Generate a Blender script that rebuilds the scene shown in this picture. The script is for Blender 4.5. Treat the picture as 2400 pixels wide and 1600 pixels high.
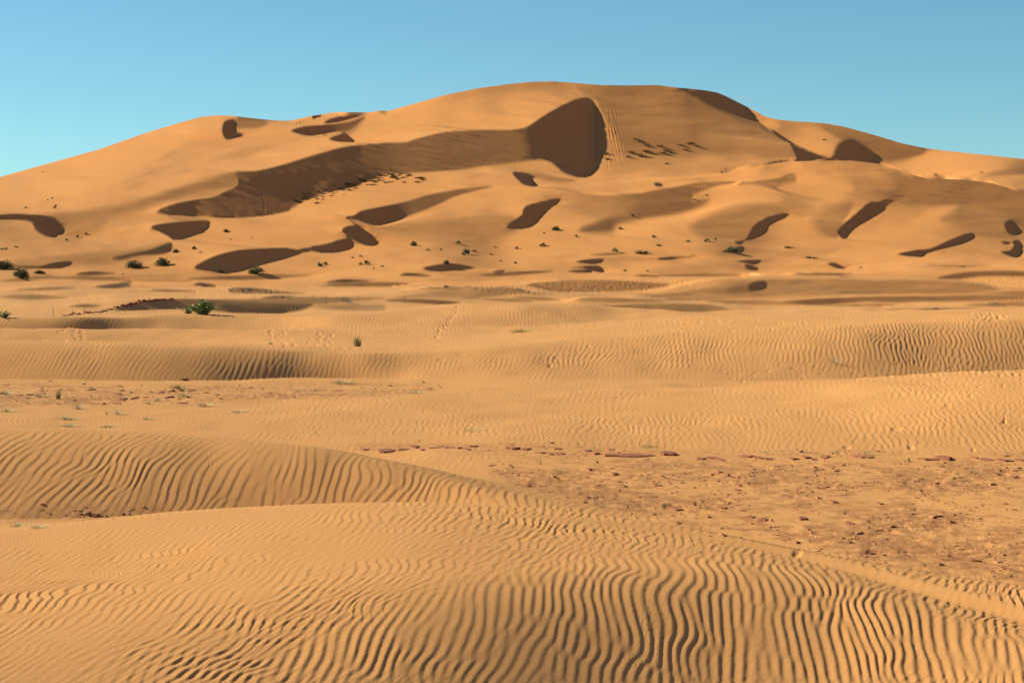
import bpy, bmesh, math, random
import numpy as np
from mathutils import Vector

scene = bpy.context.scene
for o in list(bpy.data.objects): bpy.data.objects.remove(o)
R = math.radians
# ---------------------------------------------------------------- camera, sky, sun, exposure
CAM_HEIGHT = 2.2
cam_data = bpy.data.cameras.new('camera'); cam = bpy.data.objects.new('camera', cam_data)
scene.collection.objects.link(cam); scene.camera = cam
cam.location = (0, 0, CAM_HEIGHT); cam.rotation_euler = (R(90), 0, 0)      # level; the view is lowered with the lens shift
cam_data.sensor_width = 36; cam_data.lens = 70; cam_data.shift_y = -160/2400
cam_data.clip_start = .1; cam_data.clip_end = 20000
SUN_ELEV, SUN_LEFT = 27.0, 70.0

world = bpy.data.worlds.new('World'); scene.world = world; world.use_nodes = True
wn, wl = world.node_tree.nodes, world.node_tree.links
bg = wn['Background']
sky_tex = wn.new('ShaderNodeTexSky'); sky_tex.sky_type = 'NISHITA'; sky_tex.sun_disc = False
sky_tex.sun_elevation = R(SUN_ELEV); sky_tex.sun_rotation = R(-SUN_LEFT)
sky_tex.altitude = 2500; sky_tex.air_density = 1.0; sky_tex.dust_density = .6; sky_tex.ozone_density = 3.0
sky_tint = wn.new('ShaderNodeMix'); sky_tint.data_type = 'RGBA'; sky_tint.blend_type = 'MULTIPLY'
sky_tint.inputs['Factor'].default_value = 1.0; sky_tint.inputs['B'].default_value = (.82, 1.14, 1.04, 1)
wl.new(sky_tex.outputs['Color'], sky_tint.inputs['A']); wl.new(sky_tint.outputs['Result'], bg.inputs['Color'])
bg.inputs['Strength'].default_value = .058

sun_data = bpy.data.lights.new('sun', 'SUN'); sun = bpy.data.objects.new('sun', sun_data); scene.collection.objects.link(sun)
sun_data.energy = 5.0; sun_data.angle = R(.5); sun_data.color = (1, 1.10, .75)
sun.location = (-60, 20, 60)
_L = Vector((-math.cos(R(SUN_ELEV))*math.sin(R(SUN_LEFT)), math.cos(R(SUN_ELEV))*math.cos(R(SUN_LEFT)), math.sin(R(SUN_ELEV))))
sun.rotation_euler = _L.to_track_quat('Z', 'Y').to_euler()

vs_ = scene.view_settings
scene.display_settings.display_device = 'sRGB'
vs_.view_transform = 'Standard'; vs_.look = 'None'; vs_.gamma = 1; vs_.use_curve_mapping = False
vs_.exposure = .92
scene.render.engine = 'CYCLES'
scene.cycles.max_bounces = 4; scene.cycles.diffuse_bounces = 3

def tag(o, label=None, cat=None, group=None, kind=None):
    if label: o['label'] = label
    if cat: o['category'] = cat
    if group: o['group'] = group
    if kind: o['kind'] = kind
    return o

def mesh_from(name, verts, faces, mat, smooth=True):
    """verts (n,3); faces = list of arrays (m,3) or (m,4)"""
    me = bpy.data.meshes.new(name)
    verts = np.ascontiguousarray(verts, np.float32)
    faces = [np.asarray(f, np.int32) for f in (faces if isinstance(faces, list) else [faces]) if len(f)]
    loops = np.concatenate([f.ravel() for f in faces]); cnt = np.concatenate([np.full(len(f), f.shape[1], np.int32) for f in faces])
    me.vertices.add(len(verts)); me.vertices.foreach_set('co', verts.ravel())
    me.loops.add(len(loops)); me.loops.foreach_set('vertex_index', loops)
    me.polygons.add(len(cnt)); me.polygons.foreach_set('loop_start', np.r_[0, np.cumsum(cnt)[:-1]].astype(np.int32))
    me.polygons.foreach_set('use_smooth', np.full(len(cnt), smooth, bool))
    me.update(calc_edges=True)
    if mat: me.materials.append(mat)
    return me

def link(name, me, parent=None):
    o = bpy.data.objects.new(name, me); scene.collection.objects.link(o)
    if parent: o.parent = parent
    return o

def grid_faces(nr, nc, base=0):
    i = (np.arange(nr-1)[:,None]*nc + np.arange(nc-1)[None]) + base
    return np.stack([i, i+nc, i+nc+1, i+1], -1)                # row 0 = far: (far-left, near-left, near-right, far-right): normal up

# ---------------------------------------------------------------- materials
def new_mat(name):
    m = bpy.data.materials.new(name); m.use_nodes = True
    n, l = m.node_tree.nodes, m.node_tree.links
    return m, n, l, n['Principled BSDF']

def noise(n, l, vec, scale, detail=3, rough=.55):
    t = n.new('ShaderNodeTexNoise'); t.inputs['Scale'].default_value = scale; t.inputs['Detail'].default_value = detail
    t.inputs['Roughness'].default_value = rough
    if vec: l.new(vec, t.inputs['Vector'])
    return t.outputs['Fac']

def ramp(n, l, fac, stops):
    r = n.new('ShaderNodeValToRGB'); e = r.color_ramp.elements
    while len(e) < len(stops): e.new(.5)
    for el, (p, c) in zip(e, stops): el.position = p; el.color = (c[0], c[1], c[2], 1)
    if fac: l.new(fac, r.inputs['Fac'])
    return r.outputs['Color']

def mix(n, l, fac, a, b, mode='MIX'):
    m = n.new('ShaderNodeMix'); m.data_type = 'RGBA'; m.blend_type = mode
    for k, v in (('Factor', fac), ('A', a), ('B', b)):
        if isinstance(v, (int, float)): m.inputs[k].default_value = v
        elif isinstance(v, tuple): m.inputs[k].default_value = v+(1,)
        else: l.new(v, m.inputs[k])
    return m.outputs['Result']

def sand_material(name, c1, c2, clay=None, near=None, grain=130.0, grain_bump=.3, big=.02):
    m, n, l, p = new_mat(name)
    g = n.new('ShaderNodeNewGeometry').outputs['Position']
    col = ramp(n, l, noise(n, l, g, big, 4), [(.3, c1), (.7, c2)])
    if near:                                                   # paler sand on the plain, redder sand on the great dune
        sp = n.new('ShaderNodeSeparateXYZ'); l.new(g, sp.inputs[0])
        mr = n.new('ShaderNodeMapRange'); mr.inputs['From Min'].default_value = 150; mr.inputs['From Max'].default_value = 480
        l.new(sp.outputs['Y'], mr.inputs['Value']); col = mix(n, l, mr.outputs['Result'], near, col)
    if grain:
        f = noise(n, l, g, grain, 3, .8)
        col = mix(n, l, .7, col, ramp(n, l, f, [(.28, (.62,.57,.52)), (.5, (1,1,1)), (.72, (1.28,1.26,1.2))]), 'MULTIPLY')
    if clay:
        a = n.new('ShaderNodeAttribute'); a.attribute_name = 'clay'
        col = mix(n, l, a.outputs['Fac'], col, ramp(n, l, noise(n, l, g, 5, 5, .7), [(.35, clay[0]), (.65, clay[1])]))
    l.new(col, p.inputs['Base Color'])
    p.inputs['Roughness'].default_value = 1; p.inputs['Specular IOR Level'].default_value = .05
    p.inputs['Diffuse Roughness'].default_value = .3
    if grain and grain_bump:
        b = n.new('ShaderNodeBump'); b.inputs['Strength'].default_value = grain_bump; b.inputs['Distance'].default_value = .01
        l.new(noise(n, l, g, grain*.6, 3, .7), b.inputs['Height']); l.new(b.outputs['Normal'], p.inputs['Normal'])
    return m
MAT_FAR = sand_material('far_sand', (.550,.201,.071), (.590,.219,.079), near=(.575,.236,.094), grain=0, big=.01)
MAT_NEAR = sand_material('near_sand', (.58,.234,.091), (.615,.252,.099), clay=((.32,.110,.050),(.50,.205,.085)))
# ---------------------------------------------------------------- far dunes: brightness survey -> relief
FPX = 4666.7                      # focal length in survey pixels (2400 px wide survey)
HZ = 640.0                        # survey row of the horizon
CAMZ = 2.2
SUN_E, SUN_A = math.radians(27.0), math.radians(70.0)     # elevation, angle left of the view axis
LX, LY, LZ = -math.cos(SUN_E)*math.sin(SUN_A), math.cos(SUN_E)*math.cos(SUN_A), math.sin(SUN_E)

def value_noise(x, y, seed=0):
    """smooth lattice noise in -1..1"""
    r = np.random.default_rng(seed); T = r.uniform(-1,1,(256,256))
    xi = np.floor(x).astype(int); yi = np.floor(y).astype(int); fx = x-xi; fy = y-yi
    fx = fx*fx*fx*(fx*(fx*6-15)+10); fy = fy*fy*fy*(fy*(fy*6-15)+10)
    a = T[yi&255, xi&255]; b = T[yi&255,(xi+1)&255]; c = T[(yi+1)&255, xi&255]; d = T[(yi+1)&255,(xi+1)&255]
    return (a*(1-fx)+b*fx)*(1-fy)+(c*(1-fx)+d*fx)*fy
def fbm(x, y, n=4, seed=0, gain=.5):
    return sum(gain**k*value_noise(x*2**k+13.7*k, y*2**k-7.1*k, seed+k) for k in range(n))
def _A(x0, y0, k): return lambda pts: [(x0+p[0]/k, y0+p[1]/k)+tuple(p[2:]) for p in pts]
A1, A2, A3 = _A(0,150,2.6133), _A(700,150,2.6133), _A(1500,150,2.6133)
A4, A5, A6 = _A(0,580,2.6133), _A(750,580,2.6133), _A(1500,580,2.6133)

SKY = [(-300,510),(-150,462),(0,415),(100,387),(230,351),(344,311),(421,288),(471,274),(509,270.5),(547,272),(597,278),(651,283),(681,283),(727,272.5),(788,263),
 (861,263.7),(875,263),(892,259),(908,261),(968,244),(1044,222.7),(1121,207),(1197,196.7),(1247,192),(1297,191),(1351,195),(1408,199.7),(1465,200.5),(1542,199.7),
 (1584,205.5),(1615,208),(1653,212),(1680,217),(1699,224.6),(1745,247.6),(1795,274),(1825,281),(1864,284.7),(1929,288.5),(1978,297),(2036,312.6),(2112,335.6),
 (2170,348),(2246,356.7),(2400,373),(2550,392),(2750,420)]
RIDGE = [(1640,418),(1714,402.6),(1749,393),(1844,379),(1921,376.6),(1997,376.6),(2055,383.5),(2097,395),(2131,408),(2170,418),(2227,420),(2265,422),(2323,429),
 (2361,440),(2400,454),(2550,500),(2750,560)]

# (points with softness in px, brightness, [second brightness, axis start, axis end])
PATCH = []
def P(m, pts, s, soft=2.0, grad=None, layer=None):
    pts = [(p[0],p[1],p[2] if len(p)>2 else soft*2.6133) for p in pts]
    q = m([(p[0],p[1]) for p in pts]); PATCH.append(([(a[0],a[1],p[2]/2.6133) for a,p in zip(q,pts)], s, grad and (grad[0], m([grad[1]])[0], m([grad[2]])[0]), layer))

# soft brown zones first
P(A1, [(330,925),(560,892),(900,822),(1100,765),(1300,705),(1440,668,6),(1445,745,6),(1300,790),(1150,815),(900,880),(600,965),(430,1010)], .36, 14)
P(A1, [(120,1200),(400,1185),(700,1160),(900,1120),(1010,1095),(1040,1120),(900,1165),(600,1205),(300,1235),(100,1235)], .36, 12)
P(A1, [(1440,332,4),(1560,340,4),(1650,356,6),(1580,395,20),(1500,400,20),(1430,400,6)], .32, 8)
P(A1, [(900,620),(1300,480),(1480,445),(1300,520),(1000,620),(700,720)], .50, 10)
P(A1, [(1000,640),(1400,530),(1800,430),(2000,425),(1700,500),(1300,620),(1000,720),(760,780)], .49, 8)
P(A2, [(1130,985),(1290,975,6),(1320,1010,6),(1150,1030),(950,1010),(1000,975)], .30, 18)
P(A2, [(1600,792,6),(1800,802,3),(2000,798,3),(2200,782,3),(2380,762,3),(2400,860,20),(2150,930,22),(1950,985,14),(1780,1025,8),(1720,1015,22),(1880,940,26),(1900,880,30),(1750,835,22)], .27, 10)
P(A3, [(0,800,3),(200,757,3),(350,727,2),(500,720,2),(700,717,2),(850,697,3),(940,672,3),(952,735,4),(850,748,7),(700,738,7),(500,742,7),(350,790,10),(150,850,16),(0,905,20)], .27, 6)
P(A3, [(560,985),(700,900),(850,860),(950,880),(900,915,5),(800,930,4),(700,1000,4),(640,1070,5),(560,1060)], .34, 16)
P(A3, [(1560,690),(1650,680),(1750,705,4),(1900,708,3),(2050,715,3),(2200,745,3),(2352,800,3),(2352,900),(2200,880),(2000,830),(1800,790),(1650,810),(1560,790)], .29, 20, None, 'f')
P(A3, [(2160,930),(2270,860),(2352,900),(2352,1000),(2300,980,4),(2240,960,6)], .24, 18)
B1, B2 = _A(0,180,1.96), _A(1200,180,1.96)
def L(m, pts, w, s, soft=1.6, layer=None):                   # a stroke along a crest
    q = [tuple(map(float,p)) for p in m(pts)]; up, dn = [], []
    for k in range(len(q)):
        a, b = q[max(k-1,0)], q[min(k+1,len(q)-1)]; l = math.hypot(b[0]-a[0], b[1]-a[1])+1e-9; nx, ny = -(b[1]-a[1])/l, (b[0]-a[0])/l
        h = w*(.25+.75*math.sin(math.pi*(k+.5)/len(q)))
        up.append((q[k][0]-nx*h, q[k][1]-ny*h, soft)); dn.append((q[k][0]+nx*h, q[k][1]+ny*h, soft))
    PATCH.append((up+dn[::-1], s, None, layer))
P(B1, [(150,650),(300,640),(480,625),(470,690),(330,740),(280,720)], .37, 14)
P(B1, [(180,830),(420,815),(640,800),(760,770),(700,830),(450,860),(250,850)], .36, 10)
P(B1, [(1700,690),(2000,668),(2352,640),(2360,715),(2150,735),(1950,725),(1760,715)], .36, 12)
P(B1, [(640,575),(800,520),(960,470),(1075,440,5),(1085,480,5),(1000,500),(850,535),(720,575)], .31, 10)
P(B1, [(860,300),(1000,285),(1150,270),(1000,310),(860,350),(700,400)], .49, 8)
P(B1, [(560,480),(760,400),(1000,320),(1200,280),(1000,345),(800,420),(640,480)], .47, 6)
P(B1, [(1000,360),(1250,300),(1400,270),(1300,310),(1080,380)], .47, 6)
P(B1, [(1560,250),(1620,225),(1680,190),(1640,240),(1600,270)], .38, 6)
P(B1, [(1640,300),(1760,290),(1900,270),(2000,240),(1900,290),(1760,310)], .57, 6)
P(B1, [(0,560),(150,575),(300,570),(200,600),(0,600)], .53, 10)
P(B1, [(930,840),(1150,795),(1350,780),(1550,750),(1350,770),(1150,780),(950,820)], .56, 4)
P(B1, [(350,930),(700,905),(1000,910),(700,925)], .38, 5)
P(B2, [(1600,440,8),(1750,430,6),(1900,470,4),(2100,475,4),(2280,515,4),(2352,545,4),(2352,640),(2200,620),(2050,610),(1900,580),(1780,560),(1680,520)], .26, 20, None, 'f')
P(B2, [(1980,640),(2120,600),(2260,640),(2280,700),(2160,720),(2040,690)], .35, 18)
P(B2, [(1380,640),(1460,600),(1560,580),(1540,640,6),(1500,700,5),(1490,740,8),(1420,720)], .33, 16)
P(B2, [(820,690),(940,620),(1100,590),(1200,600),(1150,640),(1090,700,6),(1060,760,8),(950,760)], .35, 16)
P(B2, [(1250,560),(1330,575),(1400,620),(1330,640),(1260,610)], .38, 12)
P(B2, [(330,702),(450,672),(600,620),(760,585),(900,565),(800,625),(600,685),(420,714)], .19, 13)
P(B2, [(150,560),(260,545),(420,560),(560,575),(520,620),(400,640),(300,620),(200,590)], .36, 16)
P(B2, [(1500,400,6),(1640,420,8),(1760,480),(1700,520),(1600,500),(1520,450)], .38, 16, None, 'f')
P(B2, [(1240,500),(1400,470),(1560,500),(1500,560),(1350,540)], .55, 14)
P(B2, [(1560,760),(1750,690),(1960,600),(2040,600),(1900,680),(1760,760),(1620,800)], .53, 12)
P(B2, [(480,680),(620,650),(820,620),(950,590),(850,650),(650,720),(500,740)], .55, 12)
P(B2, [(1100,830),(1300,800),(1500,790),(1450,815),(1250,830)], .42, 8)
P(B2, [(1800,870),(2000,860),(2200,870),(2000,885)], .40, 5)
P(B2, [(300,850),(500,825),(650,835),(500,860)], .42, 5)
P(B2, [(600,890),(800,870),(1000,890),(800,905)], .42, 5)
P(B2, [(560,400),(700,370),(900,350),(1100,370),(1250,395),(1100,420),(900,450),(700,440)], .43, 18)
L(B1, [(720,637),(900,645),(1100,656),(1300,632),(1500,612),(1650,608)], 2.5, .60)
L(B1, [(690,692),(740,722),(800,755)], 2, .58)
L(B1, [(1540,645),(1640,678),(1740,686),(1850,662),(2000,625)], 2.2, .60)
L(B1, [(1560,715),(1640,765),(1730,782)], 2, .58)
L(B1, [(1000,330),(1200,270),(1350,260),(1480,270)], 1.6, .58)
L(B2, [(0,512),(150,516),(300,534),(480,536),(700,496),(860,480),(1000,478)], 2.2, .60)
L(B2, [(1000,440),(1120,405),(1250,390),(1400,386)], 2.6, .57, 1.6, 'f')
L(B2, [(560,470),(800,462),(960,452)], 2.0, .58)
L(B2, [(150,440),(300,470),(450,468)], 2.0, .57)
# front face of the summit
P(A2, [(1700,122,4),(1850,131,2),(2000,133,2),(2200,131,2),(2305,145,2),(2440,225,3),(2640,310,2),(2900,405,2),(3010,480,4),(3050,570,10),(2850,560,26),(2500,505,26),(2150,520,26),(2000,560,20),(1950,440,14),(1860,300,6),(1820,215,8),(1740,180,12)], .32, 4, None, 'b')
P(A2, [(1850,132,2),(2000,133,2),(2200,131,2),(2305,145,2),(2370,172,4),(2240,172,8),(2100,180,14),(1950,200,18),(1850,170,10)], .275, 4)
P(A2, [(2370,200),(2440,260),(2480,400),(2420,500),(2360,330)], .285, 14)
# the long slip face
P(A1, [(1440,662,3),(1560,656,2),(1700,626,2),(1850,580,1.6),(2000,536,1.6),(2150,501,1.6),(2352,485,1.6),(2480,480,1.6),(2550,460,1.6),(2680,426,1.6),(2780,412,1.6),(2930,406,1.6),(3080,406,1.6),(3160,401,2),
        (3230,384,3),(3310,332,4),(3390,282,4),(3480,237,5),(3550,211,5),(3600,208,5),(3630,225,6),(3640,300,5),(3635,420,5),(3645,560,6),(3640,640,4),(3590,690,2),(3530,691,2),(3450,666,2),(3410,630,4),(3370,602,8),(3310,582,14),(3080,605,22),
        (2830,642,16),(2680,656,10),(2400,670,12),(2300,695,8),(2100,765,8),(1900,815,8),(1790,872,6),(1770,900,4),(1640,926,2),(1500,941,1.6),(1370,944,1.6),(1250,933,1.6),(1130,931,1.6),(1030,926,1.6),(962,910,1.6),(975,893,2),
        (1000,880,2),(1090,851,2),(1200,831,2),(1300,816,2),(1380,781,3),(1450,746,3),(1456,700,4)], .077, 2)
P(A2, [(560,490,30),(650,482,6),(720,465,2.5),(850,430,2.5),(950,415,2.5),(1100,411,2.5),(1300,408,3),(1370,430,24),(1400,560,24),(1250,595,18),(1000,630,14),(850,650,12),(600,655,40),(500,600,70),(520,520,60)], .205, 4)
P(A2, [(1500,345,50),(1600,285,14),(1700,235,8),(1780,225,8),(1800,300,10),(1795,560,10),(1750,670,6),(1650,655,8),(1570,595,20),(1480,540,60),(1450,430,70)], .035, 10)
P(A1, [(1230,850),(1400,820),(1560,800),(1700,820),(1700,880),(1500,915),(1300,900),(1200,890)], .15, 10)
P(A1, [(2010,600),(2200,560),(2400,560),(2400,640),(2250,660),(2050,640)], .17, 12)
P(A1, [(1700,880),(1800,800),(1900,730),(2000,700),(2000,760),(1850,840),(1790,880)], .17, 8)
# hollows of the left half
P(A1, [(1360,390,2),(1370,360,2),(1390,343,2),(1425,335,2),(1440,345,2),(1426,380,3),(1440,412,6),(1490,432,12),(1440,450,3),(1386,462,2),(1363,428,2)], -.03, 2)
P(A1, [(1985,364),(2010,342),(2100,316),(2200,299),(2258,299),(2180,326),(2080,351)], .02, 1.5)
P(A1, [(1783,412),(1850,386),(1990,373),(2130,356),(2235,322,4),(2195,365,6),(2140,405,5),(2100,412),(2000,420),(1890,438)], .02, 1.5, (.2,(1930,400),(2150,380)))
P(A1, [(2020,465),(2040,446),(2098,428),(2110,420),(2150,455),(2162,475),(2090,475)], .0, 1.5)
P(A2, [(495,291),(520,284),(546,290),(515,304),(501,299)], .02, 1.5)
P(A1, [(-260,925),(0,922,2),(100,918,2),(250,926,3),(330,940,8),(360,970,14),(395,1000,14),(365,1040,6),(310,1058,4),(270,1050,5),(220,1018,8),(200,978,8),(150,957,6),(0,950,6),(-260,960)], .05, 3)
P(A1, [(925,1005),(950,986),(1080,969),(1280,960,5),(1268,1000,14),(1200,1042,8),(1070,1078),(1030,1056),(980,1031)], .0, 1.6)
P(A1, [(690,1188,10),(800,1162,6),(920,1136,4),(1000,1106,3),(1045,1091,3),(1057,1112,3),(1040,1150,4),(980,1166,4),(850,1172,8),(740,1198,10)], .08, 4)
P(A1, [(60,1235,8),(250,1235,6),(330,1216,4),(430,1206,3),(442,1220,4),(380,1245,4),(300,1252,4),(150,1250,6)], .06, 4)
P(A1, [(1190,1250),(1240,1211),(1330,1171),(1450,1141),(1600,1129),(1750,1126),(1800,1136),(1850,1131,3),(2000,1101,3),(2080,1076,2),(2130,1070,2),(2165,1100,2),(2150,1130,2),(2070,1152,2),(1980,1155,3),(1890,1147,5),(1800,1172,5),(1700,1202,5),(1560,1237,4),(1480,1266),(1360,1283),(1280,1268)], .02, 1.6)
P(A1, [(2095,1015),(2120,996),(2180,986),(2210,996),(2260,1040),(2300,1070),(2315,1095),(2280,1112),(2230,1108),(2150,1070),(2110,1040)], -.02, 1.6)
P(A1, [(470,1290),(500,1276),(580,1269),(640,1276,6),(700,1283,10),(560,1292)], .10, 2)
P(A2, [(220,928),(330,930),(380,901),(500,876),(640,846),(800,801),(950,771),(1080,756),(1190,750,4),(1080,778,3),(960,812),(830,871),(700,921),(570,966),(480,988),(420,980),(360,958),(280,940)], .0, 1.6, (.225,(520,900),(720,860)))
P(A2, [(1400,668),(1550,686),(1700,711),(1600,722),(1480,702)], .31, 5)
P(A2, [(1310,672),(1325,660),(1400,671),(1452,695),(1420,700),(1440,735),(1450,750),(1380,740),(1340,707)], .0, 1.6)
P(A2, [(1375,892,3),(1400,866,3),(1500,841,2),(1600,822,5),(1595,845,3),(1530,890,2),(1480,940,2),(1440,985,2),(1390,1005,2),(1330,1010,3),(1272,995,8),(1330,950,4),(1370,920,3)], .0, 2)
P(A2, [(2175,735),(2200,727),(2230,740),(2215,750),(2190,747)], .0, 1.5)
# summit lee face and back dune
P(A3, [(205,143),(300,151),(400,162),(470,174),(520,200),(600,245),(700,295),(775,328),(800,400,3),(850,440,3),(960,500,3),(1100,560,4),(1190,592,4),(980,600,3),(940,530,5),(900,470,4),(820,410,2),(700,355,1.6),(560,305,1.6),(450,255,1.6),(350,205,1.6),(260,162,1.6)], -.03, 1.6, None, 'b')
P(A3, [(640,283),(700,293,3),(775,326,3),(840,346,3),(850,390,5),(800,405,3),(740,362,4),(680,318,3)], .48, 2.5)
P(A3, [(840,346,3),(950,354,3),(1110,364,3),(1180,380),(1100,385),(950,368),(860,362)], .36, 4)
P(A3, [(1080,362,3),(1250,386,3),(1400,426,3),(1600,486,3),(1780,520,6),(1650,580,20),(1480,602,20),(1420,560),(1300,470),(1200,430)], .27, 16, None, 'b')
P(A3, [(1220,490),(1300,470),(1380,515),(1425,560,6),(1410,598,4),(1180,594,4),(1195,540)], .0, 9, None, 'b')
P(A3, [(1800,675),(1815,675),(1850,702),(1828,700)], .0, 1.2, None, 'b')
P(A3, [(2050,690),(2200,640),(2352,620),(2352,690),(2200,695)], .44, 8, None, 'b')
# right half
P(A3, [(580,1086),(645,1075,2),(690,1000,4),(740,960,3),(820,926,3),(910,920,4),(880,945),(790,985),(760,1030),(700,1065),(640,1085),(610,1108)], .0, 1.6)
P(A3, [(500,1147),(560,1132),(630,1115),(632,1135),(600,1156),(550,1157)], .03, 1.5)
P(A3, [(1450,850,4),(1520,822,6),(1600,802,8),(1620,812,8),(1540,850,8),(1470,905,6)], .16, 5)
P(A3, [(1210,1020,3),(1240,985,4),(1330,910,3),(1400,852,2),(1450,846,2),(1490,880,3),(1460,915),(1400,952),(1320,1000),(1280,1040),(1250,1070),(1215,1046)], .03, 1.6)
P(A3, [(1580,1166),(1680,1141,3),(1780,1130,3),(1880,1086,4),(1980,1046,4),(2040,1036,3),(2045,1060),(1990,1090),(1890,1120),(1800,1145),(1740,1165),(1720,1180)], .0, 1.6)
P(A3, [(2235,975,6),(2280,956,4),(2300,990,1.6),(2300,1040,1.6),(2285,1050,2),(2250,1030,6)], .0, 2)
P(A3, [(2210,1150),(2270,1140),(2290,1110),(2280,1086),(2320,1080),(2340,1120),(2330,1165),(2300,1185),(2240,1166)], .0, 1.6)
P(A3, [(2212,1085),(2272,1092),(2240,1106)], .05, 1.5)
# low dunes at the foot
for m, s, soft, pts in [
 (A3,.03,1.4,[(100,1190),(180,1181),(320,1182),(200,1196),(130,1200)]),(A3,.03,1.4,[(590,1206),(740,1200),(700,1225),(640,1216)]),
 (A3,.0,1.4,[(640,1230),(670,1228),(725,1250),(720,1260),(660,1255)]),(A3,.03,1.4,[(1150,1225),(1190,1217),(1260,1250),(1215,1250)]),
 (A3,.40,4,[(300,1250),(450,1232),(600,1275),(450,1280)]),
 (A2,.03,1.4,[(622,1295),(650,1281),(720,1283),(812,1298),(720,1300)]),(A2,.03,1.5,[(760,1250),(800,1238),(880,1224),(960,1222),(1080,1248),(980,1258),(880,1268),(800,1265)]),
 (A2,.06,1.4,[(1190,1276),(1210,1265),(1262,1264),(1250,1279)]),(A2,.12,1.8,[(1110,1290),(1250,1280),(1400,1268),(1560,1270),(1400,1286),(1220,1298)]),
 (A2,.0,1.4,[(1650,1268),(1700,1261),(1790,1261),(1792,1275),(1700,1275)]),(A2,.03,1.5,[(1670,1247),(1760,1236),(1840,1237),(1865,1255),(1865,1275),(1820,1270),(1740,1250)]),
 (A2,.03,1.5,[(1700,1212),(1760,1198),(1870,1192),(1850,1212),(1800,1222)]),(A2,.1,1.5,[(2060,1298),(2120,1290),(2180,1300)]),
 (A2,.1,1.8,[(1780,1168),(1900,1160),(2000,1158),(1900,1170)]),
 (A4,.28,4,[(370,182),(560,175),(790,196),(560,202)]),(A4,.18,4,[(590,238),(720,216),(800,205),(790,235),(690,249)]),(A4,.14,2,[(1185,226),(1230,214),(1325,235),(1260,241)]),
 (A4,.10,2,[(2000,212),(2100,195),(2200,199),(2260,205),(2100,214)]),(A4,.22,3,[(1150,190),(1400,172),(1700,165),(1900,172),(1500,198)]),(A4,.25,3,[(2000,225),(2352,212),(2500,225),(2300,238)]),
 (A4,.30,4,[(110,258),(300,238),(460,246),(300,262)]),(A4,.2,2,[(430,360),(520,347),(620,357),(520,366)]),
 (A4,.15,3,[(700,382),(800,342),(900,323),(1070,315),(1300,318),(1500,320),(1700,323),(1860,336,6),(1920,350,10),(1850,382),(1740,400),(1560,402),(1400,396),(1320,386),(1200,379),(1000,376),(850,381)]),
 (A4,.04,4,[(1360,350),(1550,370),(1750,372),(1740,398),(1560,400),(1400,394)]),
 (A4,.3,2,[(1400,245),(1550,245),(1750,270),(1880,282),(1700,284),(1420,278)]),(A4,.15,1.5,[(1600,308),(1700,296),(1800,305),(1700,313)]),
 (A5,.13,2,[(400,325),(560,316),(720,322),(860,339),(760,349),(620,341)]),(A5,.36,5,[(420,318),(700,270),(1000,262),(1150,285),(900,320),(700,312)]),
 (A5,.31,3,[(1270,226),(1400,206),(1560,197),(1750,197),(1900,206),(2140,226),(1950,262),(1850,270),(1700,273),(1500,276),(1400,262),(1330,245)]),
 (A5,.33,3,[(880,235),(1000,245),(1150,240),(1300,270),(1450,290),(1200,285),(1050,290)]),
 (A5,.36,5,[(1900,298),(2100,282),(2300,262),(2500,258),(2600,300),(2352,325),(2100,330)]),(A5,.3,3,[(1180,305),(1350,303),(1480,325),(1330,322)]),
 (A5,.3,4,[(1720,365),(1950,345),(2350,345),(2500,380),(2300,392),(2000,392)]),
 (A6,.36,6,[(250,290),(450,240),(640,205),(900,190),(1400,195),(1900,200),(2200,255),(1900,285),(1300,290),(900,300),(500,300)]),
 (A6,.05,4,[(640,255),(690,216),(760,205),(778,225),(750,252),(690,264)]),(A6,.24,5,[(520,255),(620,232),(660,240),(660,268),(560,275)]),
 (A6,.12,3,[(870,335),(1000,322),(1200,309),(1700,300),(1700,315),(1400,327),(1150,346),(1000,346)]),(A6,.32,5,[(1200,320),(1700,300),(2352,290),(2352,320),(1700,335)]),
 (A6,.22,4,[(1830,186),(1950,156),(2100,145),(2500,150),(2500,172),(2100,175),(1950,192)]),(A6,.27,3,[(820,162),(1000,152),(1300,160),(1100,171)]),(A6,.3,3,[(0,180),(400,160),(800,165),(500,178)]),
 (A6,.34,5,[(2000,350),(2352,325),(2500,350),(2300,372)]),
 (A4,.33,3,[(0,205),(150,180),(300,170),(420,190),(250,196),(100,215)]),(A4,.35,3,[(820,200),(1000,190),(1180,205),(1000,212)]),(A4,.36,3,[(0,300),(200,285),(420,310),(250,322),(60,318)]),
 (A4,.3,2.5,[(900,262),(1050,255),(1200,268),(1050,276)]),(A4,.34,4,[(1350,330),(1900,300),(2352,310),(2200,330),(1950,345)]),(A4,.36,4,[(1900,365),(2100,350),(2352,352),(2352,385),(2100,390)]),
 (A5,.32,3,[(0,235),(250,225),(520,236),(260,246)]),(A5,.36,3,[(560,245),(760,232),(900,250),(720,262)]),(A5,.33,3,[(1500,315),(1800,305),(2100,330),(1800,338)]),(A5,.3,2.5,[(1000,318),(1150,312),(1300,330),(1150,332)]),
 (A6,.30,3,[(0,385),(300,372),(560,380),(300,392)]),(A6,.34,4,[(1000,350),(1300,345),(1700,352),(1300,366)]),(A6,.33,3,[(1500,385),(1800,370),(2100,378),(1800,392)]),(A6,.36,3,[(400,330),(700,322),(980,345),(700,352)]),
 (A6,.36,3,[(2100,275),(2352,265),(2500,280),(2300,290)]),
 ]: P(m, pts, s, soft)

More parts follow.
